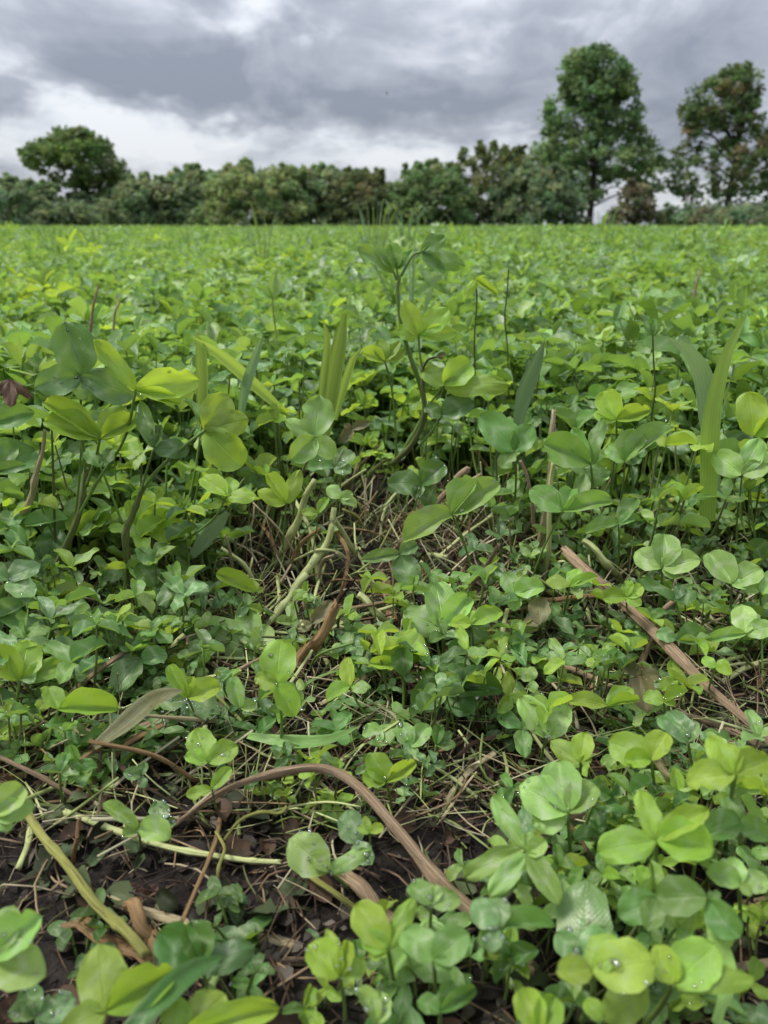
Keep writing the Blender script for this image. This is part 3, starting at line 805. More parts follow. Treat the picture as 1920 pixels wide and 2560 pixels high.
one('dark clover with rounded leaflets over the reddish leaning straw', L('d', .70, (1053, 1212), [(968, 1204, 74), (1112, 1158, 70), (1078, 1272, 50), (1036, 1246, 30)], [(1040, 1260), (1030, 1330)], drops=8, m=.25))
one('small pale clover on a thin arched stalk above the leaning stems', L('l', .66, (852, 1246), [(818, 1214, 40), (882, 1232, 32), (892, 1266, 32)], [(815, 1270), (760, 1330), (742, 1380)], m=.3, sr=.0008))
one('tiny folded bright clover beside the small pale one', L('b', .65, (795, 1283), [(754, 1278, 24), (820, 1240, 26)], [(792, 1320), (782, 1390)], m=.4, sr=.0007))
one('bright three-pointed clover leaf beside the foot of the upright ribbed blade', L('b', .67, (715, 1258), [(644, 1226, 42), (668, 1184, 40), (752, 1172, 42)], [(712, 1310), (706, 1390)], m=.25))
one('long light green clover leaf stretched out over the straw in the middle', L('l', .60, (1130, 1286), [(1003, 1352, 72), (1188, 1200, 66), (1250, 1204, 70)], [(1158, 1350), (1176, 1420), (1183, 1490)], m=.35, sr=.0012, drops=3))
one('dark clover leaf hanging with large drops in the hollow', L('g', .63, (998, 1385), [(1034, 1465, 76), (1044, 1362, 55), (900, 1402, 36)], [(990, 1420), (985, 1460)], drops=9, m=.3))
one('clover with an upright pointed leaflet right of the broken straw stub', L('b', .70, (1542, 1050), [(1508, 978, 74), (1628, 1026, 46), (1484, 1034, 36)], [(1540, 1110), (1532, 1180), (1525, 1260)], m=.2, sr=.0012))
one('clover with a broad toothed leaf leaning on the broken straw stub', L('m', .66, (1477, 1160), [(1358, 1110, 86), (1428, 1068, 42), (1502, 1040, 38)], [(1484, 1240), (1474, 1310), (1452, 1370)], m=.2, sr=.0013))
one('wet clover with pale blotches between the stub and the ribbed blades', L('l', .69, (1562, 1155), [(1602, 1078, 68), (1682, 1064, 64), (1520, 1110, 60)], [(1558, 1215), (1548, 1290)], drops=7, m=.35))
one('yellow-green clover leaf with a crumpled top beside the ribbed blades', L('b', .70, (1885, 1090), [(1874, 978, 78), (1935, 1040, 60)], [(1880, 1150), (1872, 1230)], m=.1))
one('clover with two cupped leaflets at the foot of the ribbed blades', L('l', .66, (1855, 1186), [(1782, 1130, 66), (1898, 1096, 56), (1925, 1160, 50)], [(1850, 1240), (1842, 1310)], m=.25))
one('clover with two long leaflets spread like wings before the pale upright stalks', L('m', .60, (1407, 1278), [(1323, 1224, 66), (1534, 1250, 52), (1430, 1222, 46)], [(1368, 1350), (1340, 1420), (1326, 1470)], m=.4, sr=.0011))
one('drooping clover with three separate flat leaflets behind the broken straw end', L('m', .64, (1546, 1310), [(1592, 1244, 44), (1462, 1332, 40), (1588, 1296, 34)], [(1548, 1360), (1545, 1440)], m=.5))
one('four-lobed light clover with white chevrons above the long straw', L('l', .55, (1656, 1420), [(1660, 1334, 90), (1586, 1376, 62), (1752, 1398, 66), (1700, 1440, 40)], [(1652, 1470), (1645, 1540)], m=.3, drops=1, sr=.0011))
one('large clover with overlapping chevron leaflets at the photo edge above the long straw', L('l', .54, (1830, 1460), [(1768, 1380, 72), (1905, 1420, 80), (1870, 1470, 60)], [(1825, 1530), (1815, 1600)], m=.35, sr=.0011), L('l', .53, (1900, 1480), [(1850, 1440, 60), (1960, 1440, 70)], [(1905, 1560)], m=.35))
one('clover with one round upright leaflet right of the long straw', L('l', .50, (1864, 1584), [(1856, 1508, 80), (1768, 1600, 34), (1932, 1562, 50)], [(1830, 1620), (1786, 1655)], m=.2, sr=.001))
one('small bright clover just in front of the broken end of the long straw', L('b', .56, (1424, 1466), [(1364, 1448, 42), (1446, 1422, 38), (1494, 1440, 30)], [(1415, 1510), (1402, 1570)], m=.45))
one('bright heart-shaped clover touching the middle of the long straw', L('b', .54, (1565, 1492), [(1506, 1494, 46), (1574, 1448, 30), (1608, 1462, 40), (1604, 1512, 34)], [(1567, 1530), (1562, 1590)], m=.3))
one('folded clover on a long bare stalk in front of the long straw', L('d', .50, (1688, 1500), [(1596, 1448, 34), (1744, 1480, 40), (1705, 1460, 30)], [(1712, 1590), (1726, 1690)], m=.3, sr=.0011))
one('round two-leafed clover below the long straw', L('l', .49, (1498, 1652), [(1438, 1632, 76), (1544, 1622, 62), (1515, 1690, 30)], [(1505, 1690), (1498, 1750)], m=.25, drops=3))
one('flat wide clover leaf behind the lower half of the long straw', L('g', .51, (1690, 1600), [(1768, 1585, 66), (1640, 1580, 44)], [(1700, 1640), (1705, 1700)], m=.4))
one('light clover with three round leaflets beside the long stretched leaf', L('l', .57, (1287, 1484), [(1262, 1428, 52), (1362, 1464, 54), (1284, 1528, 42), (1320, 1440, 40)], [(1290, 1530), (1288, 1590)], m=.3))
one('dull wrinkled clover leaf under the light round one', L('w', .545, (1350, 1560), [(1345, 1490, 56), (1310, 1550, 40)], [(1352, 1600)], m=.4))
# clearing, middle
one('clover with a round upright leaflet over a rain-beaded one, left of the orange stalk', L('b', .405, (692, 1713), [(701, 1596, 98), (636, 1690, 62), (738, 1792, 60)], [(704, 1790), (702, 1860), (690, 1925)], m=.12, sr=.0012, drops=5), L('l', .42, (600, 1770), [(580, 1690, 44), (640, 1760, 50)], [(615, 1830)], m=.4, drops=3))
one('broad pale clover crowned with wrinkled leaflets in the middle of the clearing', L('l', .53, (1105, 1568), [(1008, 1530, 82), (1092, 1448, 88), (1174, 1490, 62)], [(1108, 1620), (1112, 1680)], m=.35, drops=2, sr=.0012), L('b', .52, (1178, 1560), [(1125, 1560, 40), (1168, 1520, 40), (1258, 1520, 50)], [(1185, 1620), (1192, 1690)], m=.5, sr=.0011))
one('yellow-green clover unfolding beside the dark rounded cluster', L('b', .47, (1002, 1664), [(964, 1602, 54), (922, 1658, 34), (1048, 1580, 66), (1060, 1632, 26)], [(1008, 1710), (1012, 1770)], m=.3, drops=2))
one('dark rounded clover cluster with five broad leaflets beside the clearing', L('d', .455, (1112, 1715), [(1066, 1644, 92), (1194, 1690, 84), (1258, 1722, 76), (1028, 1766, 80), (1184, 1786, 76), (1165, 1640, 80)], [(1118, 1780), (1120, 1850)], m=.35, drops=3, sr=.0012), L('d', .46, (1010, 1690), [(1000, 1620, 60), (1040, 1700, 50)], [(1015, 1760)], m=.3))
one('small pale three-leafed clover on top of the dark rounded cluster', L('l', .43, (1115, 1737), [(1108, 1692, 44), (1072, 1746, 42), (1148, 1726, 38)], [(1130, 1790), (1140, 1860)], m=.3, sr=.0008))
one('small clover cupping rain in front of the dark cluster', L('l', .42, (950, 1866), [(918, 1808, 62), (978, 1808, 56)], [(957, 1900), (964, 1950)], m=.3, drops=7, sr=.0009))
one('crinkled small clover with brown edged leaflets next to the rain-cupping one', L('l', .415, (1026, 1868), [(998, 1808, 56), (1074, 1812, 50), (1044, 1900, 40)], [(1024, 1910), (1022, 1960)], m=.3, drops=5, sr=.0009))
one('half-folded upright clover at the edge of the dark soil', L('m', .41, (1090, 1862), [(1100, 1810, 30), (1130, 1830, 26), (1140, 1862, 30)], [(1086, 1900), (1085, 1950)], m=.3, sr=.0009))
one('clover with a cupped leaf full of drops left of the bare stalk arch', L('b', .375, (520, 1906), [(488, 1822, 74), (594, 1862, 60), (462, 1888, 40)], [(528, 1940), (536, 1990)], m=.3, drops=7, sr=.0009))
one('folded bright clover resting on the arched straw', L('b', .355, (530, 1972), [(578, 1918, 36), (464, 1990, 34)], [(535, 2000), (545, 2040)], m=.4, sr=.0008))
one('two round clover leaflets under the middle of the arched straw', L('b', .36, (965, 1955), [(925, 1882, 70), (1040, 1905, 40), (905, 1940, 60)], [(975, 1990), (980, 2030)], m=.3, drops=2))
one('bright pointed clover with one side leaflet above the rain-covered grey leaf', L('b', .43, (470, 1745), [(422, 1660, 40), (552, 1712, 62), (480, 1690, 30)], [(488, 1790), (502, 1840)], m=.25, sr=.0009))
one('grey-green clover leaf covered in rain drops under the bright pointed one', L('g', .45, (470, 1752), [(372, 1752, 66), (550, 1782, 70), (480, 1815, 50)], [(480, 1820), (482, 1860)], m=.5, drops=30))
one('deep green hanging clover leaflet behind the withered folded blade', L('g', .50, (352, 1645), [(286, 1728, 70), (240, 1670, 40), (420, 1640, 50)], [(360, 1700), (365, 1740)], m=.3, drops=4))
one('large light clover with a split leaf among the tan stalks', L('l', .56, (640, 1635), [(485, 1548, 96), (610, 1500, 66), (668, 1560, 60)], [(632, 1680), (622, 1760)], m=.2, drops=5, sr=.0013))
one('bright folded clover above the split-leaf clover', L('b', .60, (640, 1480), [(540, 1432, 44), (625, 1450, 36), (660, 1470, 30)], [(655, 1520), (660, 1580)], m=.4))
one('rain-flecked clover leaf with a curled pale top in the dark gap', L('g', .60, (335, 1555), [(290, 1620, 90), (392, 1600, 90), (300, 1520, 40), (408, 1545, 46)], [(340, 1610), (350, 1660)], m=.35, drops=14))
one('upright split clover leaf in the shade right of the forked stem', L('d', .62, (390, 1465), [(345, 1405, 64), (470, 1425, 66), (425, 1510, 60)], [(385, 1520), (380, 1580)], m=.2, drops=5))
one('bright fan-shaped clover at the photo edge', L('b', .46, (50, 1700), [(-25, 1625, 76), (72, 1598, 84), (178, 1652, 56)], [(36, 1780), (14, 1860)], m=.35, sr=.0013))
one('clover with one long leaflet reaching over the brown fallen stalk', L('b', .42, (147, 1773), [(118, 1718, 58), (298, 1772, 68), (170, 1740, 40)], [(112, 1870), (60, 1960)], m=.4, sr=.0012))
one('large dim clover behind the bright fan-shaped one', L('m', .45, (30, 1830), [(-20, 1720, 80), (92, 1768, 84), (95, 1830, 60)], [(25, 1880), (15, 1940)], m=.2, sr=.0012), L('m', .47, (100, 1775), [(130, 1700, 56), (60, 1740, 50)], [(95, 1830)], m=.4))
one('wide grey-green clover leaf lying along the photo edge', L('g', .55, (20, 1450), [(100, 1405, 66), (-40, 1420, 70), (85, 1490, 70)], [(15, 1500), (8, 1560)], m=.4, drops=5))
one('broad dull leaf stretched low beside the forked stem', L('g', .54, (-10, 1545), [(125, 1575, 66), (60, 1510, 50)], [(0, 1600)], m=.6, drops=2))
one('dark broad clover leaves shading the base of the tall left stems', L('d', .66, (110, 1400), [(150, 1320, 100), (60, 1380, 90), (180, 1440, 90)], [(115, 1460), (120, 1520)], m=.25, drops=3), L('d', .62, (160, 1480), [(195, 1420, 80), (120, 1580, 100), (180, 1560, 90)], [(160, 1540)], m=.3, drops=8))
one('flat bright clover leaf spread beside the tall left stems', L('m', .66, (60, 1315), [(-10, 1290, 50), (170, 1295, 58), (70, 1340, 60)], [(70, 1380), (72, 1440)], m=.55, drops=2))
one('round bright clover leaf between the two tall left stems', L('b', .68, (345, 1322), [(360, 1255, 80), (440, 1290, 60), (320, 1250, 40)], [(350, 1380), (352, 1440)], m=.25))
one('bright clover leaf right behind the left tall stem', L('b', .69, (195, 1340), [(200, 1262, 64), (260, 1280, 50)], [(200, 1400), (205, 1450)], m=.25))
one('bright wet clover leaf at the photo edge below the brown dead leaf', L('m', .58, (-15, 1180), [(88, 1120, 90), (75, 1175, 40), (30, 1090, 70)], [(-10, 1260), (-5, 1340)], m=.25, drops=5), L('m', .60, (-20, 1060), [(86, 1030, 62), (20, 1000, 50)], [(-18, 1160)], m=.3))
one('long-stalked clover with one bright leaflet on the thin curved stalk', L('b', .64, (567, 1240), [(500, 1196, 56), (640, 1238, 44), (585, 1190, 40)], [(535, 1295), (470, 1345), (392, 1385)], m=.45, sr=.0011))
# clearing, lower left
one('bright clover with three flat leaflets on the green fallen runner', L('l', .315, (345, 2072), [(256, 2004, 34), (428, 2090, 76), (306, 2092, 56)], [(350, 2100), (352, 2130)], m=.45, sr=.0009, drops=2))
one('single round leaf dotted with rain above the fallen runner', L('g', .345, (405, 2068), [(392, 2002, 64), (440, 2050, 30)], [(408, 2085), (410, 2110)], m=.35, drops=14, sr=.0008))
one('wrinkled grey-green clover with a curled spotted leaflet over the fallen runner', L('l', .295, (822, 2178), [(722, 2096, 110), (930, 2122, 44), (770, 2140, 70)], [(850, 2200), (880, 2230)], m=.35, drops=7, sr=.001))
one('round dark leaf beaded with large drops beneath the arched straw', L('g', .325, (885, 2110), [(872, 2020, 92), (930, 2160, 60)], [(890, 2130)], m=.35, drops=20, sr=.0009))
one('tiny sprouting clover growing through the beaded round leaf', L('b', .305, (925, 2080), [(910, 2040, 20), (960, 2068, 34), (895, 2066, 26)], [(926, 2110), (928, 2150)], m=.4, sr=.0007))
one('small pair of heart leaves in the litter left of the arched straw', L('g', .375, (352, 1940), [(308, 1932, 34), (362, 1905, 30), (360, 1970, 26)], [(354, 1960), (355, 1990)], m=.4, sr=.0006, drops=2))
# foreground, out of focus
one('blurred bright clover with a round upright leaflet at the bottom edge', L('b', .205, (264, 2528), [(246, 2356, 150), (440, 2430, 96), (150, 2580, 80)], [(230, 2580), (200, 2640)], m=.25, sr=.0012))
one('blurred broad clover leaves at the bottom edge beside the dark grass leaf', L('b', .200, (455, 2590), [(420, 2490, 150), (565, 2480, 130), (620, 2560, 90), (700, 2520, 70)], [(455, 2640)], m=.3, sr=.0012))
one('blurred large grey-green clover leaf at the photo edge near the yellow stalk', L('l', .215, (-20, 2400), [(105, 2290, 150), (115, 2440, 130), (30, 2260, 130)], [(-20, 2500)], m=.25, drops=3, sr=.0012))
one('blurred clover leaf hooked over the top of the yellow stalk', L('l', .27, (-20, 2040), [(60, 1965, 96), (88, 2014, 60), (30, 2070, 80)], [(-20, 2140)], m=.35, sr=.0012))
one('blurred wet dark clover leaves low at the bottom edge', L('g', .225, (90, 2540), [(60, 2470, 80), (190, 2500, 76), (150, 2580, 70), (20, 2530, 60)], [(95, 2600)], m=.4, drops=10, sr=.001))
one('dark clover leaflets hanging over the orange stalk piece', L('d', .235, (500, 2410), [(395, 2330, 100), (480, 2300, 80), (640, 2370, 76), (560, 2420, 60)], [(520, 2470), (530, 2520)], m=.3, sr=.001))
one('blurred clover bud with folded upright leaflets near the bottom', L('b', .225, (850, 2440), [(770, 2360, 84), (818, 2318, 40), (870, 2350, 44), (915, 2400, 60)], [(862, 2520), (864, 2580)], m=.15, sr=.001, drops=3))
one('blurred clover with raised pointed leaflets in front of the brown straw', L('b', .235, (970, 2370), [(888, 2258, 86), (1035, 2240, 50), (900, 2340, 60), (920, 2390, 70)], [(980, 2430), (990, 2500)], m=.3, sr=.0011))
one('blurred butterfly-shaped clover before the end of the arched straw', L('l', .24, (1078, 2262), [(1022, 2212, 66), (1152, 2240, 64), (1090, 2210, 40)], [(1076, 2300), (1074, 2350)], m=.5, drops=2, sr=.0009))
one('blurred mid-green clover pair under the butterfly-shaped one', L('m', .215, (1085, 2400), [(1008, 2320, 96), (1172, 2330, 86), (1130, 2420, 50)], [(1088, 2460), (1090, 2520)], m=.3, sr=.001), L('g', .22, (1245, 2320), [(1180, 2250, 92), (1250, 2240, 80), (1225, 2380, 80)], [(1240, 2400)], m=.3, drops=3, sr=.001))
one('blurred small round clovers at the bottom edge', L('m', .21, (1100, 2530), [(1042, 2500, 66), (1130, 2450, 50), (1190, 2470, 40)], [(1100, 2600)], m=.35, sr=.0009), L('l', .205, (940, 2560), [(955, 2475, 66), (890, 2470, 50)], [(945, 2620)], m=.2, drops=2, sr=.0009))
one('narrow-leaved clover spray with long strap leaflets over the bare soil', L('l', .275, (1312, 2120), [(1228, 1985, 52), (1155, 2190, 52), (1250, 2020, 36), (1330, 2080, 46)], [(1325, 2200), (1335, 2300)], m=.15, sr=.0013), L('l', .27, (1318, 2135), [(1222, 2240, 54), (1400, 2262, 60), (1365, 2100, 50)], [(1330, 2230), (1337, 2320)], m=.25, sr=.0012))
one('blurred big light clover with overlapping leaves above the strap-leaved spray', L('l', .31, (1420, 2030), [(1300, 1960, 110), (1390, 1900, 140), (1490, 1960, 96), (1330, 2060, 100)], [(1425, 2120), (1430, 2200)], m=.25, drops=4, sr=.0012))
one('bright ribbed clover leaf tilted like a fan above the big light one', L('b', .33, (1628, 1900), [(1520, 1850, 106), (1665, 1830, 66), (1560, 1900, 70)], [(1635, 1960), (1640, 2040)], m=.3, sr=.0011), L('g', .355, (1720, 1855), [(1670, 1775, 80), (1640, 1790, 40), (1735, 1800, 60)], [(1730, 1920), (1738, 2000)], m=.3, drops=1, sr=.0011))
one('blurred upright clover with four cupped leaflets on a tall stalk', L('b', .26, (1640, 2100), [(1492, 2130, 90), (1772, 2020, 60), (1788, 2120, 110), (1600, 1975, 60), (1640, 2020, 60)], [(1640, 2180), (1640, 2290)], m=.3, sr=.0013))
one('blurred bright clover bent over at the photo edge', L('b', .27, (1838, 1935), [(1712, 1950, 80), (1800, 1860, 76), (1925, 1900, 84), (1770, 1840, 60)], [(1825, 2010), (1815, 2100)], m=.35, sr=.0012))
one('blurred dull green clover below the bent bright one', L('m', .275, (1850, 2050), [(1760, 2090, 86), (1925, 2100, 90), (1810, 1990, 90)], [(1850, 2110), (1850, 2180)], m=.4, sr=.0011))
one('blurred round-leafed clover at the photo edge over the dark gap', L('l', .25, (1850, 2210), [(1765, 2180, 86), (1825, 2140, 66), (1925, 2200, 76), (1880, 2240, 56)], [(1850, 2260), (1850, 2320)], m=.35, drops=1, sr=.001))
one('blurred large mottled grey-green leaf standing upright near the bottom', L('g', .235, (1450, 2400), [(1465, 2196, 140), (1390, 2330, 100), (1540, 2330, 90)], [(1465, 2470), (1470, 2540)], m=.1, drops=2, sr=.0012))
one('blurred clover with a dark torn edge beside the mottled leaf', L('m', .245, (1640, 2245), [(1545, 2290, 92), (1768, 2240, 100), (1620, 2330, 60)], [(1665, 2320), (1650, 2390)], m=.35, sr=.001))
one('blurred bright clover on a thick bent stalk at the bottom', L('b', .205, (1480, 2430), [(1390, 2430, 90), (1640, 2400, 130), (1530, 2330, 80)], [(1480, 2500), (1440, 2580)], m=.35, drops=3, sr=.0014))
one('blurred pale yellow clover with a leaf seen edge-on at the bottom', L('b', .205, (1685, 2460), [(1640, 2360, 100), (1790, 2360, 120), (1890, 2440, 36)], [(1640, 2530), (1590, 2580)], m=.3, drops=2, sr=.0014))
one('blurred dark cupped leaf hanging over the shadow at the photo edge', L('m', .24, (1770, 2250), [(1850, 2345, 120), (1800, 2230, 70)], [(1800, 2400), (1830, 2480)], m=.1, sr=.001))
one('blurred bright clover with stepped leaflets at the bottom edge', L('b', .200, (1350, 2580), [(1300, 2470, 80), (1390, 2490, 96), (1310, 2540, 60)], [(1350, 2640)], m=.2, sr=.001), L('b', .205, (1510, 2550), [(1460, 2500, 70), (1620, 2470, 90)], [(1500, 2620)], m=.35, sr=.001))
one('blurred green clover between the strap-leaved spray and the arched straw', L('m', .225, (1210, 2320), [(1275, 2300, 80), (1390, 2310, 54), (1230, 2380, 60)], [(1215, 2390), (1215, 2450)], m=.45, sr=.001))
one('small pointed clover between the two fallen brown straws', L('b', .40, (1660, 1755), [(1608, 1735, 40), (1720, 1725, 36), (1690, 1760, 36)], [(1662, 1790), (1665, 1830)], m=.4, drops=4, sr=.0008))
one('clover with two long flat leaflets above the dark hollow', L('b', .42, (1518, 1765), [(1416, 1748, 44), (1580, 1715, 50), (1600, 1752, 30)], [(1530, 1800), (1540, 1850)], m=.5, sr=.0009))
one('cupped pale clover leaf holding water right of the dark cluster', L('l', .40, (1368, 1845), [(1300, 1740, 66), (1420, 1760, 60), (1350, 1800, 50)], [(1356, 1880), (1355, 1930)], m=.3, drops=12, sr=.001))
one('young two-leaved clover below the cupped pale one', L('b', .355, (1452, 1905), [(1375, 1850, 52), (1462, 1830, 56), (1480, 1895, 40)], [(1450, 1950), (1448, 1990)], m=.3, sr=.001))
one('light four-petalled clover near the foot of the hollow', L('l', .45, (1330, 1700), [(1290, 1675, 34), (1330, 1665, 40), (1335, 1732, 44)], [(1325, 1740), (1322, 1780)], m=.3, sr=.0008))
one('dull blotched leaf drooping under the long straw', L('w', .45, (1600, 1690), [(1620, 1780, 66), (1560, 1660, 66), (1650, 1690, 40)], [(1602, 1720)], m=.35, drops=3))
one('bright small clover tucked behind the end of the long straw', L('b', .43, (1790, 1668), [(1755, 1645, 40), (1825, 1655, 30), (1830, 1685, 34)], [(1775, 1710), (1770, 1750)], m=.4, sr=.0008))
# ------------------------------------------------------------------ more clover plants, copied part by part
def fill_plant(seed, nleaf, hmin, hmax, spread, size, mats):
    R = random.Random(seed)
    e = empty('clover_plant', (0, 0, 0)); Z0 = Vector((0, 0, 0))
    for _ in range(nleaf):
        an, q = R.uniform(0, 6.28), .25 + .75 * math.sqrt(R.random())
        h = R.uniform(hmin, hmax)
        J = Vector((math.cos(an) * q * spread, math.sin(an) * q * spread, h))
        b0 = Vector((J.x * .15, J.y * .15, -.006))
        lf = stalk(e, Z0, [b0, b0.lerp(J, .5) + Vector((J.x * .22, J.y * .22, .12 * h)), J], .0008 + hmax * .004, .0006 + hmax * .002, R.choice(['green', 'green', 'purple']), n=6, sides=5, seed=R.randrange(999), name='leaf')
        mt = R.choice(mats)
        for T, w, hint in leaf_layout(R, J, size * R.uniform(.75, 1.2), R.uniform(0, 6.28), R.uniform(0, .8), R.uniform(-.15, .6)):
            leaflet(lf, Z0, J, T, w, hint, mt, R)
    return e
def copy_tree(o, parent=None):
    c = o.copy(); COL.objects.link(c)
    if parent is not None: c.parent = parent
    for ch in o.children: copy_tree(ch, c)
    return c
USED = set()
R4 = random.Random(41)
def drop_on(root, n, R):
    """rain on the upper faces of a placed plant"""
    bpy_M = root.matrix_basis
    for lf in root.children:
        for le in lf.children:
            if R.random() < .45:
                lv = LEAFLETS[[m for m, _ in LEAFLETS].index(le.data)][1]
                Mw = bpy_M @ lf.matrix_basis @ le.matrix_basis
                nz = Mw.to_3x3() @ Vector((0, 0, 1)); nz.normalize()
                for _ in range(R.randrange(1, n + 1)):
                    DROPS.append((Mw @ Vector(R.choice(lv[14:-18])), nz if nz.z > 0 else -nz, R.uniform(.00035, .0010)))
MARKS = [(90, 1250, 'the bent tan stalk'), (220, 1250, 'the left tall stem'), (330, 1420, 'the forked brown-green stem'), (505, 1000, 'the pale blade'), (600, 950, 'the folded slanting blade'), (820, 960, 'the upright ribbed blades'),
         (990, 1050, 'the tall branching plant'), (1180, 1000, 'the slim drooping stalk'), (1375, 1200, 'the straw stubs'), (1545, 1150, 'the upright pointed leaflet'), (1640, 1000, 'the closed-bud stalk'), (1775, 1150, 'the ribbed blades'), (1900, 1100, 'the photo edge, right'), (30, 1000, 'the photo edge, left'),
         (760, 1380, 'the pale leaning stems'), (1110, 1250, 'the reddish leaning straw'), (800, 1600, 'the orange-tan stalk'), (1120, 1720, 'the dark rounded cluster'), (1500, 1460, 'the broken straw end'), (1650, 1600, 'the middle of the long straw'), (1850, 1790, 'the lower long straw'),
         (300, 1800, 'the withered folded blade'), (130, 1830, 'the low brown straw'), (470, 1760, 'the rain-covered leaf'), (640, 1930, 'the arched straw'), (1000, 2080, 'the thick end of the arched straw'), (150, 2130, 'the yellow stalk'), (50, 1650, 'the bright fan-shaped clover'),
         (1320, 2150, 'the strap-leaved spray'), (1640, 2150, 'the cupped tall clover'), (1850, 2200, 'the round-leafed clover'), (1450, 2300, 'the mottled upright leaf'), (1680, 2440, 'the edge-on leaf'), (850, 2420, 'the folded bud'), (1090, 2400, 'the butterfly-shaped clover')]
def mark(p, s, tone, n_, label):
    d = p - CAMP + Vector((0, 0, .05)); q = d.dot(Vector((0, cp_, -sp_)))
    x = W_ / 2 + FPX * d.x / q; y = H_ / 2 - FPX * d.dot(Vector((0, sp_, cp_))) / q
    mx, my, what = min(MARKS, key=lambda m: (m[0] - x) ** 2 + (m[1] - y) ** 2)
    side = ('left of' if x < mx else 'right of') if abs(x - mx) > abs(y - my) else ('behind' if y < my else 'in front of')
    near = 'close ' if math.hypot(x - mx, y - my) < 70 else ''
    size = 'small ' if s < .8 else ('large ' if s > 1.1 else '')
    col = {'b': 'yellow-green', 'm': 'mid-green', 'l': 'pale green', 'g': 'bluish green', 'd': 'dark green'}[tone]
    kind = 'seedling clover' if 'seedling' in label else ('low clover' if 'low' in label else ('full-grown front-row clover' if 'front row' in label else ('crowded clover' if 'crowding' in label else 'mid-height clover')))
    blur = 'blurred ' if 'blurred' in label else ''
    num = {2: 'two', 3: 'three', 4: 'four', 5: 'five', 6: 'six'}[n_]
    return '%s%s%s %s-leafed %s %s%s %s' % (blur, size, col, num, kind, near, side, what)
def place(proto, p, s, rz, label, group, R, drops=3):
    o = proto if proto.name not in USED else copy_tree(proto)
    USED.add(proto.name); USED.add(o.name)
    o.location = (p.x, p.y, gh(p.x, p.y)); o.rotation_euler = (R.uniform(-.15, .15), R.uniform(-.15, .15), rz); o.scale = (s, s, s)
    tone = R.choice(['b', 'm', 'l', 'g', 'd', 'm', 'b'] if 'bright' not in label else ['b', 'l', 'l', 'b', 'm'])
    for lf in o.children:
        for le in lf.children:
            le.material_slots[0].material = LM[tone if R.random() < .8 else R.choice('bmlg')]
    n_ = len(o.children)
    tag(o, mark(p, s, tone, n_, label), 'clover', group)
    o.matrix_basis = Matrix.LocRotScale(o.location, o.rotation_euler, o.scale)
    if drops: drop_on(o, drops, R)
    return o
low = [fill_plant(900 + k, 2 + k % 3, .012, .045, .022, .014, ['l', 'm', 'b', 'g', 'd']) for k in range(10)]
midp = [fill_plant(930 + k, 3, .035, .085, .035, .021, ['l', 'm', 'b', 'g', 'd']) for k in range(8)]
tallp = [fill_plant(960 + k, 5 + k % 2, .035, .185, .055, .030, ['b', 'm', 'b', 'l', 'm', 'd']) for k in range(10)]
zones = [   # pixel box of the plants' feet, how many, which kind, scale, label, group
    ((0, 1560, 420, 1800), 20, midp, (.8, 1.25), 'low shaded clover filling the gaps under the two tall clover stems', 'low clover under the tall stems'),
    ((20, 1820, 330, 2060), 9, low, (.8, 1.2), 'seedling clover in the litter around the brown fallen stalk', 'seedlings by the fallen stalk'),
    ((420, 1560, 900, 1850), 16, low, (.8, 1.3), 'seedling clover among the pale stems and straw of the clearing', 'seedlings among the pale stems'),
    ((640, 1900, 1060, 2120), 9, low, (.6, 1.0), 'tiny clover seedling beside the arched straw', 'seedlings by the arched straw'),
    ((950, 1500, 1330, 1900), 16, midp, (.6, 1.0), 'low clover crowded round the dark rounded cluster', 'low clover round the dark cluster'),
    ((1250, 1560, 1920, 1850), 24, midp, (.55, 1.0), 'low clover sprig growing along the long straw', 'low clover along the long straw'),
    ((1380, 1950, 1920, 2300), 12, low, (.9, 1.5), 'blurred low clover filling between the larger leaves at the right', 'blurred low clover at the right'),
    ((1180, 2020, 1920, 2520), 24, midp, (.55, .85), 'blurred bright clover crowding the lower right', 'blurred bright clover at the lower right'),
    ((650, 2420, 1920, 2560), 14, low, (.7, 1.1), 'blurred low clover along the bottom edge', 'blurred low clover at the bottom'),
    ((0, 1330, 620, 1480), 22, midp, (1.0, 1.5), 'mid-height clover between the tall stems and the thick field', 'mid-height clover on the left'),
    ((1250, 1290, 1920, 1480), 22, midp, (.9, 1.4), 'mid-height clover behind the long straw', 'mid-height clover on the right'),
]
for (x0, y0, x1, y1), n, protos, (s0, s1), lab, grp in zones:
    for k in range(n):
        p = PZ(x0 + (x1 - x0) * ((k + R4.random()) / n), R4.uniform(y0, y1), 0)
        place(protos[R4.randrange(len(protos))], p, R4.uniform(s0, s1), R4.uniform(0, 6.28), lab, grp, R4)
for k in range(92):
    x = -1.0 + 2.0 * (k + R4.random()) / 92
    x *= .72
    y = front(x) + R4.uniform(-.12, .20)
    place(tallp[R4.randrange(len(tallp))], Vector((x, y, 0)), R4.uniform(.78, 1.08), R4.uniform(0, 6.28), 'full-grown clover in the front row of the thick field', 'front row of the thick clover', R4, 2)

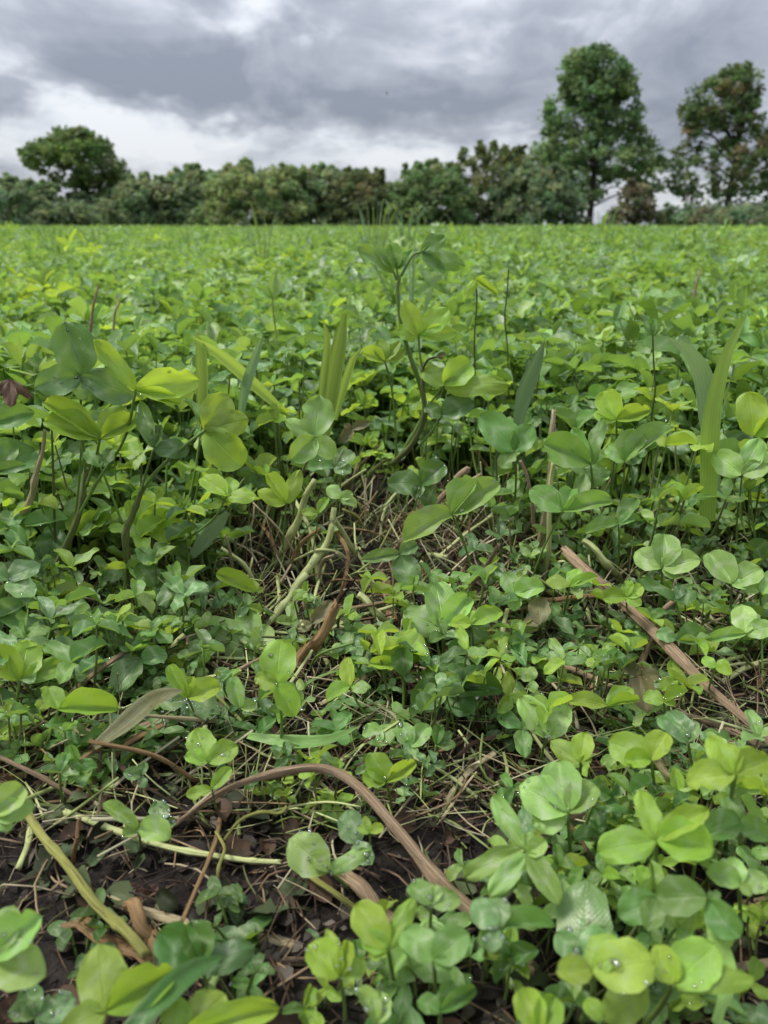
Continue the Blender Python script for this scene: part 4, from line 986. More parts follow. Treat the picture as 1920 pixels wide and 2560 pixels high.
# ------------------------------------------------------------------ undergrowth of the clearing: small crowded clover, too many to count
under_p = [clump_arrays(800 + k, 5, .010, .050, .028, .017, True, 5) for k in range(12)]
uR = random.Random(17); places = []
def bare(x, y):                                 # photo pixels where the soil lies open
    return any(((x - a) / c) ** 2 + ((y - b) / d) ** 2 < 1 for a, b, c, d in [(480, 2230, 330, 130), (1120, 2080, 170, 170), (250, 2080, 200, 90), (870, 1480, 120, 110), (760, 1750, 100, 90), (1150, 1900, 120, 60), (560, 2020, 120, 80)])
LINES = [[(1413, 1378), (1700, 1640), (1960, 1890)], [(440, 2065), (560, 1975), (680, 1930), (800, 1922), (895, 1972), (1000, 2085), (1200, 2290)], [(60, 2015), (205, 2222), (370, 2392)], [(160, 2030), (470, 2128), (890, 2275)], [(735, 1690), (848, 1512)],
         [(788, 1200), (690, 1420)], [(838, 1270), (728, 1490)], [(896, 1484), (1000, 1595)], [(768, 1435), (655, 1590)], [(1690, 1498), (1600, 1700)], [(1690, 1780), (1930, 1880)], [(1172, 1172), (1070, 1290)], [(1385, 1150), (1358, 1480)], [(1455, 1350), (1555, 1460)], [(85, 1820), (430, 1800)]]
def by_line(x, y):                              # at or just in front of one of the straws
    for ln in LINES:
        for (ax, ay), (bx, by) in zip(ln[:-1], ln[1:]):
            t = max(0, min(1, ((x - ax) * (bx - ax) + (y - ay) * (by - ay)) / ((bx - ax) ** 2 + (by - ay) ** 2)))
            if abs(x - ax - t * (bx - ax)) < 42 and -25 < y - ay - t * (by - ay) < 130: return True
    return False
for _ in range(430):
    y = .22 + uR.random() ** .85 * .72; x = uR.uniform(-1, 1) * (.06 + .60 * y)
    d = Vector((x, y, -CAMH)); q = d.dot(Vector((0, cp_, -sp_))); sx, sy = W_ / 2 + FPX * x / q, H_ / 2 - FPX * d.dot(Vector((0, sp_, cp_))) / q
    if by_line(sx, sy) and uR.random() < .85: continue
    if sx > 1150 and sy > 1950 and uR.random() < .5: continue
    if bare(sx, sy) or (sy > 1900 and sx < 1150 and uR.random() < .75): continue
    centre = 550 < sx < 1250 and sy < 1560
    if centre and uR.random() < .8: continue
    h = .75 + max(0, y - .5) * (2.6 if not centre else 1.2)
    places.append((uR.randrange(12), x, y, gh(x, y), uR.uniform(0, 6.28), uR.uniform(.5, 1.0) * (1 + max(0, y - .5) * 1.2), h * uR.uniform(.7, 1.2), [4, 3, 1, 4, 4, 1, 3, 2][uR.randrange(8)]))
tag(link('clover_undergrowth', compose('clover_undergrowth', under_p, places)), 'small crowded clover leaves filling the gaps of the clearing', 'clover', kind='stuff')

# ================================================================== stalks, straws, blades
def rod(name, label, cat, pts, w0, w1, mat, group=None, n=None, sides=10, ridge=.12, wob=.04, knots=0, rag=.0, flat=1.0):
    """pts: (pixel x, pixel y, height above soil); w0, w1 = widths in photo pixels"""
    q = [PZ(*p) for p in pts]
    base = Vector((q[0].x, q[0].y, 0)); 
    r0, r1 = .5 * w0 * m_per_px(q[0]), .5 * w1 * m_per_px(q[-1])
    v, f, uv = tube(q, r0, r1, n or 8 * len(q), sides, ridge, wob, knots, rag, flat, seed=len(label) % 13, kink=.7)
    o = link(name, mesh(name, rel(v, base), f, uv, [SM[mat]]), loc=base)
    if mat in ('straw', 'tan', 'beige') and max(w0, w1) > 17:      # fibres peeling off the dry skin
        Rf = random.Random(len(label) * 7); path = catmull(q, 40)
        for k in range(5):
            i0 = Rf.randrange(0, 30); i1 = min(40, i0 + Rf.randrange(5, 14)); r = r0 + (r1 - r0) * i0 / 40
            off = Vector((Rf.uniform(-1, 1), Rf.uniform(-1, .2), Rf.uniform(.3, 1))).normalized() * r
            pp = [path[i] + off * (1.02 + (.9 * Rf.random() if i == i1 else .12)) for i in (i0, (i0 + i1) // 2, i1)]
            fv, ff, fuv = tube(pp, r * .22, r * .06, 7, 4, ridge=.3, seed=k, flat=.4)
            link('fibre', mesh('fibre', rel(fv, base), ff, fuv, [SM[Rf.choice(['beige', mat, 'dark'])]]), o)
    return tag(o, label, cat, group)
def rodY(name, label, cat, pts, w0, w1, mat, **k):
    """as rod, with pts as (pixel x, pixel y, metres ahead)"""
    q = [P(*p) for p in pts]
    return rod(name, label, cat, [(p[0], p[1], w.z) for p, w in zip(pts, q)], w0, w1, mat, **k)
rod('straw', 'long straight reddish straw with a frayed broken end, crossing the clover', 'straw', [(1413, 1378, .055), (1525, 1480, .052), (1700, 1640, .045), (1830, 1765, .035), (1960, 1890, .02)], 26, 20, 'straw', sides=14, ridge=.16, rag=.004, knots=1)
rod('straw', 'bent straw rising in an arch and thickening towards the foreground', 'straw', [(440, 2065, .012), (560, 1975, .035), (680, 1930, .045), (800, 1922, .046), (895, 1972, .042), (1000, 2085, .034), (1090, 2190, .026), (1200, 2290, .018), (1330, 2430, .006)], 12, 40, 'straw', sides=14, ridge=.2, wob=.05, knots=2, rag=.003)
rod('straw', 'short thick brown straw lying beside the foot of the arched straw', 'straw', [(838, 2165, .010), (905, 2225, .010), (985, 2310, .006)], 36, 34, 'straw', sides=14, ridge=.22, rag=.004)
rod('fallen_stalk', 'thick yellow-green stalk slanting through the foreground with a dark joint', 'stalk', [(60, 2015, .040), (140, 2125, .034), (205, 2222, .028), (290, 2310, .020), (370, 2392, .012)], 20, 28, 'yellow', sides=14, ridge=.12, wob=.05, knots=2, rag=.003, flat=.75)
rod('fallen_stalk', 'long green runner lying on the soil across the clearing', 'stalk', [(160, 2030, .012), (300, 2082, .013), (470, 2128, .012), (600, 2148, .012), (700, 2158, .011)], 17, 12, 'pale', sides=10, knots=3, wob=.06, rag=.002)
rod('fallen_stalk', 'yellow end of the runner dipping under the wrinkled clover', 'stalk', [(740, 2165, .013), (800, 2205, .014), (890, 2275, .010)], 14, 16, 'yellow', sides=10)
rod('stalk_stub', 'thick orange-tan broken stalk leaning up with a torn dark top', 'stalk', [(735, 1690, .0), (755, 1640, .018), (800, 1585, .042), (848, 1512, .070)], 30, 26, 'tan', sides=12, ridge=.14, wob=.05, rag=.005, knots=1)
rod('stalk_stub', 'dark end of a stalk standing below the orange-tan one', 'stalk', [(735, 1725, .0), (752, 1660, .012)], 28, 24, 'dark', sides=10, rag=.003)
rod('stalk_stub', 'short orange curved stalk piece under the yellow stalk', 'stalk', [(318, 2262, .014), (350, 2290, .018), (380, 2340, .010), (395, 2375, .006)], 34, 30, 'tan', sides=12, ridge=.1, rag=.003)
rod('straw', 'broken orange-brown straw lying under the yellow stalk', 'straw', [(165, 2310, .008), (240, 2332, .010), (320, 2370, .008), (400, 2420, .004)], 30, 34, 'tan', sides=12, ridge=.25, wob=.08, rag=.006)
rod('straw', 'pale flattened straw lying behind the orange curved piece', 'straw', [(240, 2230, .006), (360, 2280, .008), (520, 2320, .008), (660, 2355, .005), (760, 2372, .002)], 26, 30, 'beige', sides=12, ridge=.3, wob=.08, rag=.006, flat=.6)
rod('straw', 'dull straw along the bottom behind the blurred clovers', 'straw', [(560, 2430, .004), (700, 2400, .006), (860, 2420, .004)], 24, 24, 'straw', sides=10, ridge=.3, rag=.004, flat=.6)
rod('straw', 'reddish straw leaning in the shade between the dark clover and the stretched leaf', 'straw', [(1172, 1172, .135), (1120, 1225, .105), (1070, 1290, .070)], 18, 16, 'straw', sides=10, ridge=.15, rag=.003)
for i, (lab, pts, w0, w1, mt) in enumerate([
    ('thick pale stem leaning from the large flat clover leaf down to the left', [(788, 1200, .115), (750, 1285, .075), (712, 1365, .035), (690, 1420, .0)], 16, 20, 'pale'),
    ('pale stem leaning through the middle of the tangle', [(838, 1270, .085), (812, 1370, .045), (765, 1430, .025), (728, 1490, .0)], 15, 20, 'pale'),
    ('second pale stem close behind the leaning middle one', [(835, 1300, .07), (815, 1380, .03), (800, 1420, .005)], 12, 12, 'pale'),
    ('pale stem leaning to the right below the rain-beaded leaf', [(828, 1288, .075), (860, 1335, .05), (893, 1388, .02), (905, 1410, .0)], 11, 12, 'pale'),
    ('pale cut stem pointing up beside the torn stalk top', [(896, 1484, .048), (945, 1535, .030), (1000, 1595, .0)], 18, 17, 'pale'),
    ('low pale stem below the torn stalk top', [(850, 1568, .022), (900, 1600, .014), (955, 1645, .0)], 15, 14, 'pale'),
    ('broad pale-green stem running down to the split-leaf clover', [(768, 1435, .050), (710, 1510, .028), (655, 1590, .002)], 20, 16, 'pale'),
    ('curved green stem arching over the dark gap right of the wings leaf', [(1455, 1350, .06), (1500, 1385, .05), (1535, 1425, .03), (1555, 1460, .0)], 16, 18, 'pale'),
    ('green stem bending down under the wet white-dotted leaf', [(1680, 1250, .085), (1715, 1285, .06), (1740, 1320, .03)], 14, 12, 'yellow'),
    ('pale bent stem beside the wet white-dotted leaf', [(1650, 1265, .075), (1680, 1300, .055), (1705, 1325, .03)], 12, 12, 'pale'),
    ('thin wiry stem hooked sideways over the pale stems', [(730, 1405, .02), (760, 1388, .035), (800, 1376, .045), (845, 1380, .04), (866, 1398, .028)], 7, 6, 'pale'),
    ('curled tendril hanging beside the white-chevron clover', [(1445, 1460, .04), (1455, 1490, .03), (1472, 1530, .02), (1478, 1560, .012), (1492, 1580, .0)], 9, 9, 'pale'),
    ('thin pale runner curving over the green fallen runner', [(540, 2080, .02), (560, 2120, .02), (545, 2170, .018), (545, 2215, .012), (560, 2255, .003)], 8, 7, 'yellow'),
    ('curled pale tendril beside the arched straw', [(560, 2100, .012), (600, 2050, .022), (650, 2030, .026), (700, 2033, .024), (718, 2015, .026)], 8, 8, 'yellow'),
    ('slim green stem crossing low below the tall left stems', [(65, 1435, .06), (130, 1465, .045), (175, 1500, .025), (200, 1530, .01)], 10, 11, 'green'),
    ('bowed green stem low between the tall left stems', [(225, 1430, .05), (270, 1432, .045), (310, 1415, .05)], 9, 9, 'green'),
    ('green stem slanting out from below the rain-flecked leaf', [(325, 1650, .01), (370, 1610, .022), (435, 1565, .038)], 10, 12, 'green'),
    ('longer green stem parallel to the slanting one', [(360, 1690, .006), (410, 1640, .02), (460, 1585, .036)], 10, 12, 'pale'),
]):
    rod('bare_stalk', lab, 'stalk', pts, w0, w1, mt, group='bare clover stems in the tangle', sides=8, ridge=.08, knots=1)
tR = random.Random(77)
for k in range(190):
    zi = k % 4 if k < 150 else 4
    x0, y0, x1, y1, what = [(480, 1400, 1200, 1700, 'among the pale stems and the torn orange-tan stalk'), (1200, 1380, 1900, 1760, 'in the hollow round the long straw'), (40, 1560, 700, 2060, 'in the shade left of the arched straw'), (500, 1180, 1900, 1420, 'at the foot of the thick clover'), (520, 1230, 1200, 1520, 'in the open hollow under the tall plant')][zi]
    x, y = tR.uniform(x0, x1), tR.uniform(y0, y1)
    g = PZ(x, y, 0); an = tR.uniform(0, 6.28); Lh = tR.uniform(.03, .10); up_ = tR.uniform(0, .05) if zi < 3 else tR.uniform(.02, .09)
    d = Vector((math.cos(an), math.sin(an), 0)) * Lh
    pp = [g + Vector((0, 0, .003)), g + d * .5 + Vector((tR.uniform(-.01, .01), tR.uniform(-.01, .01), up_ * .6 + .006)), g + d + Vector((0, 0, up_ + .004))]
    mt = tR.choice(['pale', 'pale', 'straw', 'straw', 'green', 'dark', 'beige', 'purple', 'tan', 'tan'])
    if zi == 4: mt = tR.choice(['pale', 'pale', 'pale', 'yellow', 'straw', 'tan', 'beige'])
    r = tR.uniform(.0006, .0021) * (1.25 if mt in ('straw', 'tan', 'pale') else 1)
    v, f, uv = tube(pp, r, r * tR.uniform(.6, 1), 9, 7, ridge=.14, wob=.05, knots=1, rag=.0015, seed=k)
    o = link('fallen_stalk', mesh('fallen_stalk', rel(v, pp[0]), f, uv, [SM[mt]]), loc=pp[0])
    size = 'thin' if r < .0011 else ('thick' if r > .0019 else ('slim' if r < .0015 else 'medium'))
    tone = {'pale': 'pale green', 'straw': 'reddish brown', 'green': 'green', 'dark': 'blackish', 'beige': 'beige', 'purple': 'brown-green', 'tan': 'tan', 'yellow': 'yellow-green'}[mt]
    pose = 'raised' if up_ > .05 else ('leaning' if up_ > .025 else 'flat-lying')
    tag(o, '%s %s stalk %s %s' % (size, tone, pose, what), 'stalk', 'loose stalks ' + what)
rodY('stalk_stub', 'upright straw stub with a broken dark tip, taller of the pair', 'stalk', [(1386, 1028, .70), (1378, 1120, .70), (1370, 1220, .71), (1352, 1370, .73)], 11, 18, 'beige', knots=2, rag=.003)
rodY('stalk_stub', 'pale green stub standing close to the broken-tipped one', 'stalk', [(1385, 1150, .69), (1372, 1300, .69), (1362, 1440, .70), (1358, 1480, .71)], 12, 14, 'pale', knots=1)
rodY('stalk_stub', 'thin reddish dry stalk behind the two upright stubs', 'stalk', [(1302, 1150, .72), (1325, 1220, .72), (1335, 1330, .73)], 8, 9, 'straw')
rodY('stalk_stub', 'bent tan stalk standing at the photo edge behind the tall clover', 'stalk', [(112, 1072, .66), (98, 1160, .66), (76, 1235, .665), (50, 1290, .67)], 8, 20, 'beige', knots=1)
rod('straw', 'brown straw crossing behind the long straw', 'straw', [(1690, 1498, .038), (1632, 1568, .030), (1612, 1640, .016), (1596, 1700, .0)], 14, 18, 'straw', sides=10, ridge=.2, rag=.003)
rod('straw', 'horizontal brown straw below the long straw', 'straw', [(1360, 1650, .012), (1450, 1680, .012), (1530, 1715, .008)], 16, 16, 'straw', sides=10, ridge=.2, rag=.003)
rod('straw', 'brown straw slanting to the photo edge under the long straw', 'straw', [(1690, 1780, .02), (1790, 1810, .018), (1930, 1880, .012)], 14, 20, 'straw', sides=10, ridge=.2, rag=.003)
rod('straw', 'thin straw beside the one slanting to the photo edge', 'straw', [(1740, 1800, .012), (1820, 1850, .010), (1880, 1880, .006)], 12, 10, 'straw', sides=8, ridge=.2, rag=.003)
rod('straw', 'speckled pale straw standing between the fan leaf and the tall stalk', 'straw', [(1640, 1890, .045), (1668, 1945, .03), (1695, 2000, .012)], 14, 24, 'beige', sides=10, ridge=.2, rag=.003)
rod('straw', 'pale straw across the hollow behind the long straw', 'straw', [(1300, 1490, .03), (1390, 1500, .03), (1500, 1490, .03), (1640, 1470, .02)], 13, 14, 'tan', sides=10, ridge=.15, rag=.003)
rod('straw', 'split frayed straw in the dark hollow below the ribbed blades', 'straw', [(1578, 1305, .06), (1600, 1330, .045), (1640, 1362, .02)], 12, 14, 'beige', sides=10, ridge=.25, rag=.006)
rod('straw', 'brown straw behind the wet white-dotted leaf', 'straw', [(1735, 1315, .04), (1755, 1340, .03), (1785, 1360, .015)], 12, 14, 'straw', sides=10, ridge=.2, rag=.003)
rod('straw', 'flat brown straw lying beside the hollow tan stalk', 'straw', [(962, 1440, .02), (972, 1500, .012), (985, 1560, .004)], 22, 24, 'tan', sides=10, ridge=.25, rag=.006, flat=.5)
rod('straw', 'brown straw lying low in the shade at the photo edge', 'straw', [(85, 1820, .012), (150, 1828, .014), (260, 1835, .016), (430, 1800, .02)], 16, 24, 'straw', sides=10, ridge=.2, knots=1)
rod('straw', 'reddish straw pointing down to the small pair of heart leaves', 'straw', [(282, 1890, .02), (320, 1940, .012), (378, 2010, .0)], 12, 13, 'straw', sides=8, ridge=.2)
rod('straw', 'upright orange dry stalk rooted behind the yellow stalk', 'straw', [(200, 2045, .028), (190, 2100, .016), (182, 2160, .0)], 9, 14, 'tan', sides=8)
rod('straw', 'thin twig hooked over the dark cluster of litter right of the arched straw', 'straw', [(1100, 2060, .0), (1125, 1990, .010), (1165, 1935, .018), (1240, 1885, .026)], 10, 14, 'beige', sides=8, ridge=.2)
rod('straw', 'dark straw bundle curving along the edge of the hollow', 'straw', [(1140, 1890, .016), (1210, 1850, .022), (1300, 1830, .022), (1390, 1838, .014)], 12, 16, 'dark', sides=8, ridge=.3)
rod('straw', 'dark twig above the rain-cupping clover', 'straw', [(800, 1760, .010), (870, 1720, .020), (905, 1700, .020)], 14, 18, 'beige', sides=8, ridge=.3, rag=.004)
rod('straw', 'thin red twig across the foreground clovers on the right', 'straw', [(1328, 2115, .05), (1380, 2070, .055), (1462, 2030, .058)], 12, 12, 'straw', sides=8, ridge=.2)
rod('straw', 'brown straw at the photo edge below the round-leafed clover', 'straw', [(1840, 2270, .012), (1890, 2262, .014), (1960, 2250, .016)], 30, 30, 'straw', sides=10, ridge=.25)
rod('straw', 'blurred dark straw at the bottom behind the edge-on leaf', 'straw', [(1560, 2470, .006), (1750, 2440, .012), (1960, 2400, .016)], 22, 26, 'straw', sides=10, ridge=.25)

def blade(name, label, cat, pts, wmax, mat, group=None, face=None, taper=.55, fold=.22, n=22, cols=9, base_w=.5, corr=.03, tipw=.02):
    """pts: (pixel x, pixel y, metres ahead) from foot to tip"""
    q = catmull([P(*p) for p in pts], n); base = Vector((q[0].x, q[0].y, gh(q[0].x, q[0].y)))
    wm = wmax * m_per_px(q[n // 3])
    v, uv, f = [], [], []
    for i, p in enumerate(q):
        t = i / n
        d = (q[min(i + 1, n)] - q[max(i - 1, 0)]).normalized()
        z = face or (CAMP - p).normalized(); z = (z - d * z.dot(d)).normalized(); x = d.cross(z)
        w = wm * (base_w + (1 - base_w) * min(1, t / .35)) if t < .35 else wm * max(tipw, (1 - ((t - .35) / .65) ** (1 / taper)))
        for k in range(cols):
            u = 2 * k / (cols - 1) - 1
            hz = fold * abs(u) * w * .5 + corr * w * math.cos(u * 9.4)
            v.append(p + x * (u * w * .5) + z * hz - base); uv.append((k / (cols - 1), t * 3))
    for i in range(n):
        for k in range(cols - 1):
            a = i * cols + k; f.append((a, a + 1, a + cols + 1, a + cols))
    o = link(name, mesh(name, v, f, uv, [LM[mat]]), loc=base)
    return tag(o, label, cat, group)
# ribbed blades
blade('plantain_leaf', 'tall yellow-green ribbed blade tapering to a point, the front of the pair', 'leaf', [(1768, 1300, .70), (1772, 1190, .69), (1780, 1040, .68), (1812, 900, .67), (1848, 820, .665), (1880, 760, .66)], 44, 'r', taper=1.0, base_w=.9, corr=.015)
blade('plantain_leaf', 'silvery ribbed blade bent over behind the yellow-green one', 'leaf', [(1790, 1240, .72), (1775, 1080, .72), (1760, 950, .715), (1722, 880, .70), (1668, 844, .68)], 48, 's', taper=.5, corr=.015)
blade('plantain_leaf', 'wide translucent blade with a blunt tip, tallest of the central three', 'leaf', [(815, 1090, .86), (828, 980, .86), (845, 880, .855), (862, 784, .85)], 40, 'r', taper=.25, tipw=.35)
blade('plantain_leaf', 'narrow upright blade beside the blunt-tipped one', 'leaf', [(800, 1060, .85), (808, 960, .85), (818, 860, .845), (808, 796, .84)], 22, 'r', taper=.5)
blade('plantain_leaf', 'small slanting blade leaning right of the blunt-tipped one', 'leaf', [(838, 1050, .84), (862, 960, .83), (882, 900, .82), (905, 870, .81)], 20, 'r', taper=.5)
blade('plantain_leaf', 'folded blade slanting across the clover with a bent brown tip', 'leaf', [(720, 1040, .88), (640, 965, .86), (560, 895, .83), (480, 842, .80)], 30, 'r', taper=.3, fold=.6)
blade('plantain_leaf', 'pale upright blade crossing the folded one', 'leaf', [(600, 1050, .84), (615, 965, .84), (640, 890, .84), (658, 835, .835)], 26, 's', taper=.5, fold=.4)
blade('plantain_leaf', 'wide pale blade standing at the left of the central three', 'leaf', [(500, 1080, .82), (505, 980, .82), (502, 880, .815), (490, 830, .81)], 30, 'r', taper=.4)
blade('plantain_leaf', 'ribbed leaf slanting low left of the two upright stubs', 'leaf', [(1290, 1090, .80), (1310, 990, .80), (1340, 910, .79), (1362, 850, .78)], 40, 's', taper=.5)
blade('withered_blade', 'withered olive blade folded over the brown straw at the left', 'leaf', [(235, 1868, .40), (300, 1822, .41), (370, 1765, .42), (410, 1742, .42), (460, 1726, .42)], 58, 'w', taper=.35, fold=.4, base_w=.4, face=Vector((-.1, -.45, .9)))
blade('withered_blade', 'grey strip of dead blade leaning in the tangle', 'leaf', [(480, 1390, .66), (520, 1340, .66), (570, 1280, .655)], 36, 's', taper=.2, tipw=.4, fold=.1)
blade('withered_blade', 'green strap leaf lying across the litter behind the arched straw', 'leaf', [(620, 1840, .42), (720, 1855, .41), (820, 1850, .41), (900, 1815, .42)], 34, 'l', taper=.5, fold=.4, face=Vector((0, -.5, .85)))
blade('grass_leaf', 'dark blurred grass leaf with a pale midrib at the bottom edge', 'leaf', [(300, 2600, .19), (400, 2500, .205), (480, 2430, .22), (560, 2390, .23)], 64, 'd', taper=.4, fold=.5, face=Vector((0, -.5, .85)))
blade('grass_leaf', 'pale thin blurred blade hanging down at the bottom right', 'leaf', [(1766, 2260, .24), (1790, 2340, .23), (1820, 2440, .22), (1790, 2560, .205)], 44, 'l', taper=.3, tipw=.5, base_w=.15)
# dead leaves
def dead_leaf(label, J, tips, Y, mt='x', group=None):
    c = clover(label, [L(mt, Y, J, tips, [(J[0] + 4, J[1] + 14, Y + .01)], m=.2, stem='dark')], group=group, name='dead_leaf'); c['category'] = 'dead leaf'
dead_leaf('brown shrivelled leaf hanging at the photo edge beside the tall clover', (22, 950), [(28, 1018, 34), (80, 995, 20), (5, 990, 30)], .60)
dead_leaf('grey shrivelled leaf on a stalk right of the large flat clover leaf', (878, 1072), [(925, 1052, 26), (850, 1105, 30), (860, 1060, 20)], .70, 'w')
dead_leaf('curled dry brown leaf on the soil beside the rain-cupping clover', (870, 1905), [(890, 1880, 30), (850, 1890, 24)], .43)
dead_leaf('pair of dull brown leaves flat on the dark soil', (360, 2245), [(395, 2215, 44), (300, 2225, 46), (400, 2262, 40)], .315)
dead_leaf('grey withered leaf behind the orange-tan stalk', (780, 1560), [(742, 1570, 40), (800, 1530, 30), (830, 1500, 34)], .54, 'w')

# grass heads and tall weeds that reach above the far clover
gR = random.Random(5)
for i, (x, yt, Y, lab) in enumerate([
    (655, 505, 4.2, 'pale drooping grass tuft above the field before the yellowish bush'), (935, 500, 3.4, 'white-tipped grass tuft in the middle, tallest above the field'),
    (1015, 515, 4.4, 'grass tuft just right of the tallest one'), (1075, 530, 5.5, 'short grass tuft before the green hedge bush'), (1345, 525, 5.0, 'grass tuft left of the tall tree trunk'),
    (1505, 515, 5.2, 'grass tuft right of the tall tree trunk'), (125, 530, 5.0, 'pale grass tuft below the round tree'), (235, 532, 6.0, 'weedy grass tuft right of the round tree'),
    (475, 545, 6.0, 'faint grass tuft before the wispy bush'), (820, 535, 6.0, 'grass tuft between the yellowish and reddish bushes'), (1240, 545, 7.0, 'faint grass tuft before the sparse airy bush'), (1700, 548, 7.0, 'faint grass tuft in the gap between the trees'), (1030, 590, 1.6, 'fine grass wisps rising behind the tallest clover')]):
    b = P(x, 600, Y); base = Vector((b.x, Y, 0)); top = P(x, yt + 14, Y).z
    e = empty('grass_tuft', base); tag(e, lab, 'grass', 'grass tufts above the far clover')
    for k in range(9 if i < 3 else 6):
        lean = gR.uniform(-.5, .5); hh = top * gR.uniform(.78, 1.05)
        pts = [Vector((gR.uniform(-.03, .03), gR.uniform(-.03, .03), 0)), Vector((lean * .08, 0, hh * .6)), Vector((lean * .2, gR.uniform(-.05, .05), hh)), Vector((lean * .36, 0, hh * gR.uniform(.86, 1.0)))]
        q = catmull(pts, 10); v, uv, f = [], [], []
        ww = gR.uniform(.002, .0045) * (Y / 4) ** .5
        for j, p in enumerate(q):
            w = ww * (1 - (j / 10) ** 2 * .9)
            v += [p + Vector((-w, 0, 0)), p + Vector((0, .15 * w, .0)), p + Vector((w, 0, 0))]; uv += [(0, j / 4), (.5, j / 4), (1, j / 4)]
        for j in range(10):
            for c in (0, 1):
                a = j * 3 + c; f.append((a, a + 1, a + 4, a + 3))
        link('grass_blade', mesh('grass_blade', v, f, uv, [LM['s' if gR.random() < .8 else 'r']]), e)
# dry stalks standing in the field
for x, y0, y1, Y, mt, lab in [(235, 805, 712, 1.15, 'straw', 'thin brown stalk leaning in the clover on the left'), (288, 830, 745, 1.05, 'beige', 'pale dry stalk with frayed straw round its foot'), (1740, 760, 670, 1.6, 'straw', 'thin reddish stalk in the far clover on the right')]:
    rodY('dry_stalk', lab, 'stalk', [(x - 14, y0 + 60, Y + .02), (x, (y0 + y1) / 2, Y), (x + 12, y1, Y)], 8, 4, mt, group='single stalks standing in the field', knots=2, rag=.002)
one('slim green clover with a drooping yellowish head right of the tall plant', L('b', .92, (1190, 700), [(1160, 750, 26), (1225, 712, 18), (1245, 735, 14), (1215, 690, 12)], [(1192, 760), (1186, 850), (1188, 960)], m=.2, sr=.0011, stem='purple'))
one('slim dark clover stalk with a few small leaflets and a bud at its top', L('m', 1.0, (1272, 668), [(1255, 655, 16), (1288, 660, 14), (1300, 690, 18)], [(1268, 730), (1262, 800), (1270, 900)], m=.3, sr=.0011, stem='purple'))
one('slim clover with a closed bud and narrow leaflets left of the silvery blade', L('m', .80, (1632, 840), [(1610, 800, 22), (1655, 812, 24), (1634, 795, 20)], [(1634, 900), (1638, 980), (1628, 1070)], m=.25, sr=.0011, stem='purple'))
one('short pale stalk carrying one round leaf in the clover left of the tall plant', L('l', 1.2, (680, 745), [(690, 680, 36), (640, 715, 30)], [(684, 790), (690, 850)], m=.2, sr=.0016, stem='pale'))

# ------------------------------------------------------------------ litter on the soil (too small and many to pick apart)
def litter(n, seed):
    Rn = random.Random(seed); V, F, K = [], [], []
    pal = [(.05, .032, .022), (.08, .050, .032), (.14, .09, .055), (.24, .17, .10), (.02, .014, .011), (.025, .018, .014), (.035, .024, .018), (.07, .050, .036), (.10, .11, .045), (.30, .25, .16)]
    pald = [(.016, .013, .011), (.026, .020, .016), (.040, .031, .024), (.055, .044, .034), (.035, .04, .018), (.10, .085, .065)]
    wgeo = [leaflet_geo(4000 + k, 5, 5) for k in range(8)]
    for _ in range(n):
        y = .20 + (Rn.random() ** 1.1) * .95; x = Rn.uniform(-1, 1) * (.10 + .62 * y)
        z = gh(x, y) + Rn.uniform(.0005, .006)
        c = Rn.choice(pal); j = Rn.uniform(.7, 1.25); c = (c[0] * j, c[1] * j, c[2] * j, 1)
        an = Rn.uniform(0, 6.28)
        o = len(V); kind = Rn.random()
        if kind < .075:                            # a withered leaf pressed on the ground
            c = Rn.choice([(.040, .052, .022), (.045, .030, .018), (.024, .030, .014), (.075, .095, .042), (.06, .036, .022), (.05, .075, .032)]) + (1,)
            g = Rn.choice(wgeo); s = Rn.uniform(.010, .022); w = s * Rn.uniform(.5, .8)
            ax = Vector((math.cos(an), math.sin(an), Rn.uniform(-.2, .4))).normalized(); up = Vector((Rn.uniform(-.7, .7), Rn.uniform(-.9, .4), 1)); up = (up - ax * up.dot(ax)).normalized(); bx = ax.cross(up)
            ct = Vector((x, y, z + .003))
            v = [ct + bx * (p[0] * w) + ax * (p[1] * s) + up * (p[2] * s * 1.5 + .10 * s * math.sin(p[0] * 9 + p[1] * 7)) for p in g[0]]; f = g[1]
        elif kind < .76:                      # straw fibre or twig
            Lh = Rn.uniform(.004, .028) if Rn.random() < .82 else Rn.uniform(.03, .08)
            r = Rn.uniform(.00015, .0009)
            d = Vector((math.cos(an), math.sin(an), Rn.uniform(-.1, .25)))
            pp = [Vector((x, y, z)) - d * Lh * .5, Vector((x, y, z)) + Vector((Rn.uniform(-1, 1), Rn.uniform(-1, 1), Rn.uniform(0, 1.2))) * Lh * .15, Vector((x, y, z)) + d * Lh * .5]
            v, f, _ = tube(pp, r, r * .6, 4, 4, ridge=.3, seed=1)
        else:                                      # flake of dead leaf
            c = Rn.choice(pald); c = (c[0] * j, c[1] * j, c[2] * j, 1)
            s = Rn.uniform(.002, .008); a = Vector((math.cos(an), math.sin(an), Rn.uniform(-.5, .5))); b = Vector((-math.sin(an), math.cos(an), Rn.uniform(-.5, .5)))
            ct = Vector((x, y, z)); m_ = Vector((0, 0, s * Rn.uniform(.1, .5)))
            v = [ct - a * s, ct - b * s * .5 - a * s * .3 + m_, ct + b * s * .55 - a * s * .2, ct + m_ * .6, ct - b * s * .5 + a * s * .5, ct + b * s * .4 + a * s * .6 + m_, ct + a * s]
            f = [(0, 1, 3), (0, 3, 2), (1, 4, 3), (3, 5, 2), (4, 6, 3), (3, 6, 5)]
        V += v; F += [tuple(i + o for i in q) for q in f]; K += [c] * len(v)
    return tag(link('plant_litter', mesh('plant_litter', V, F, mats=[M_LITTER], col=K)), 'brown bits of straw and dead leaf scattered on the dark soil', 'litter', kind='stuff')
litter(11000, 3)
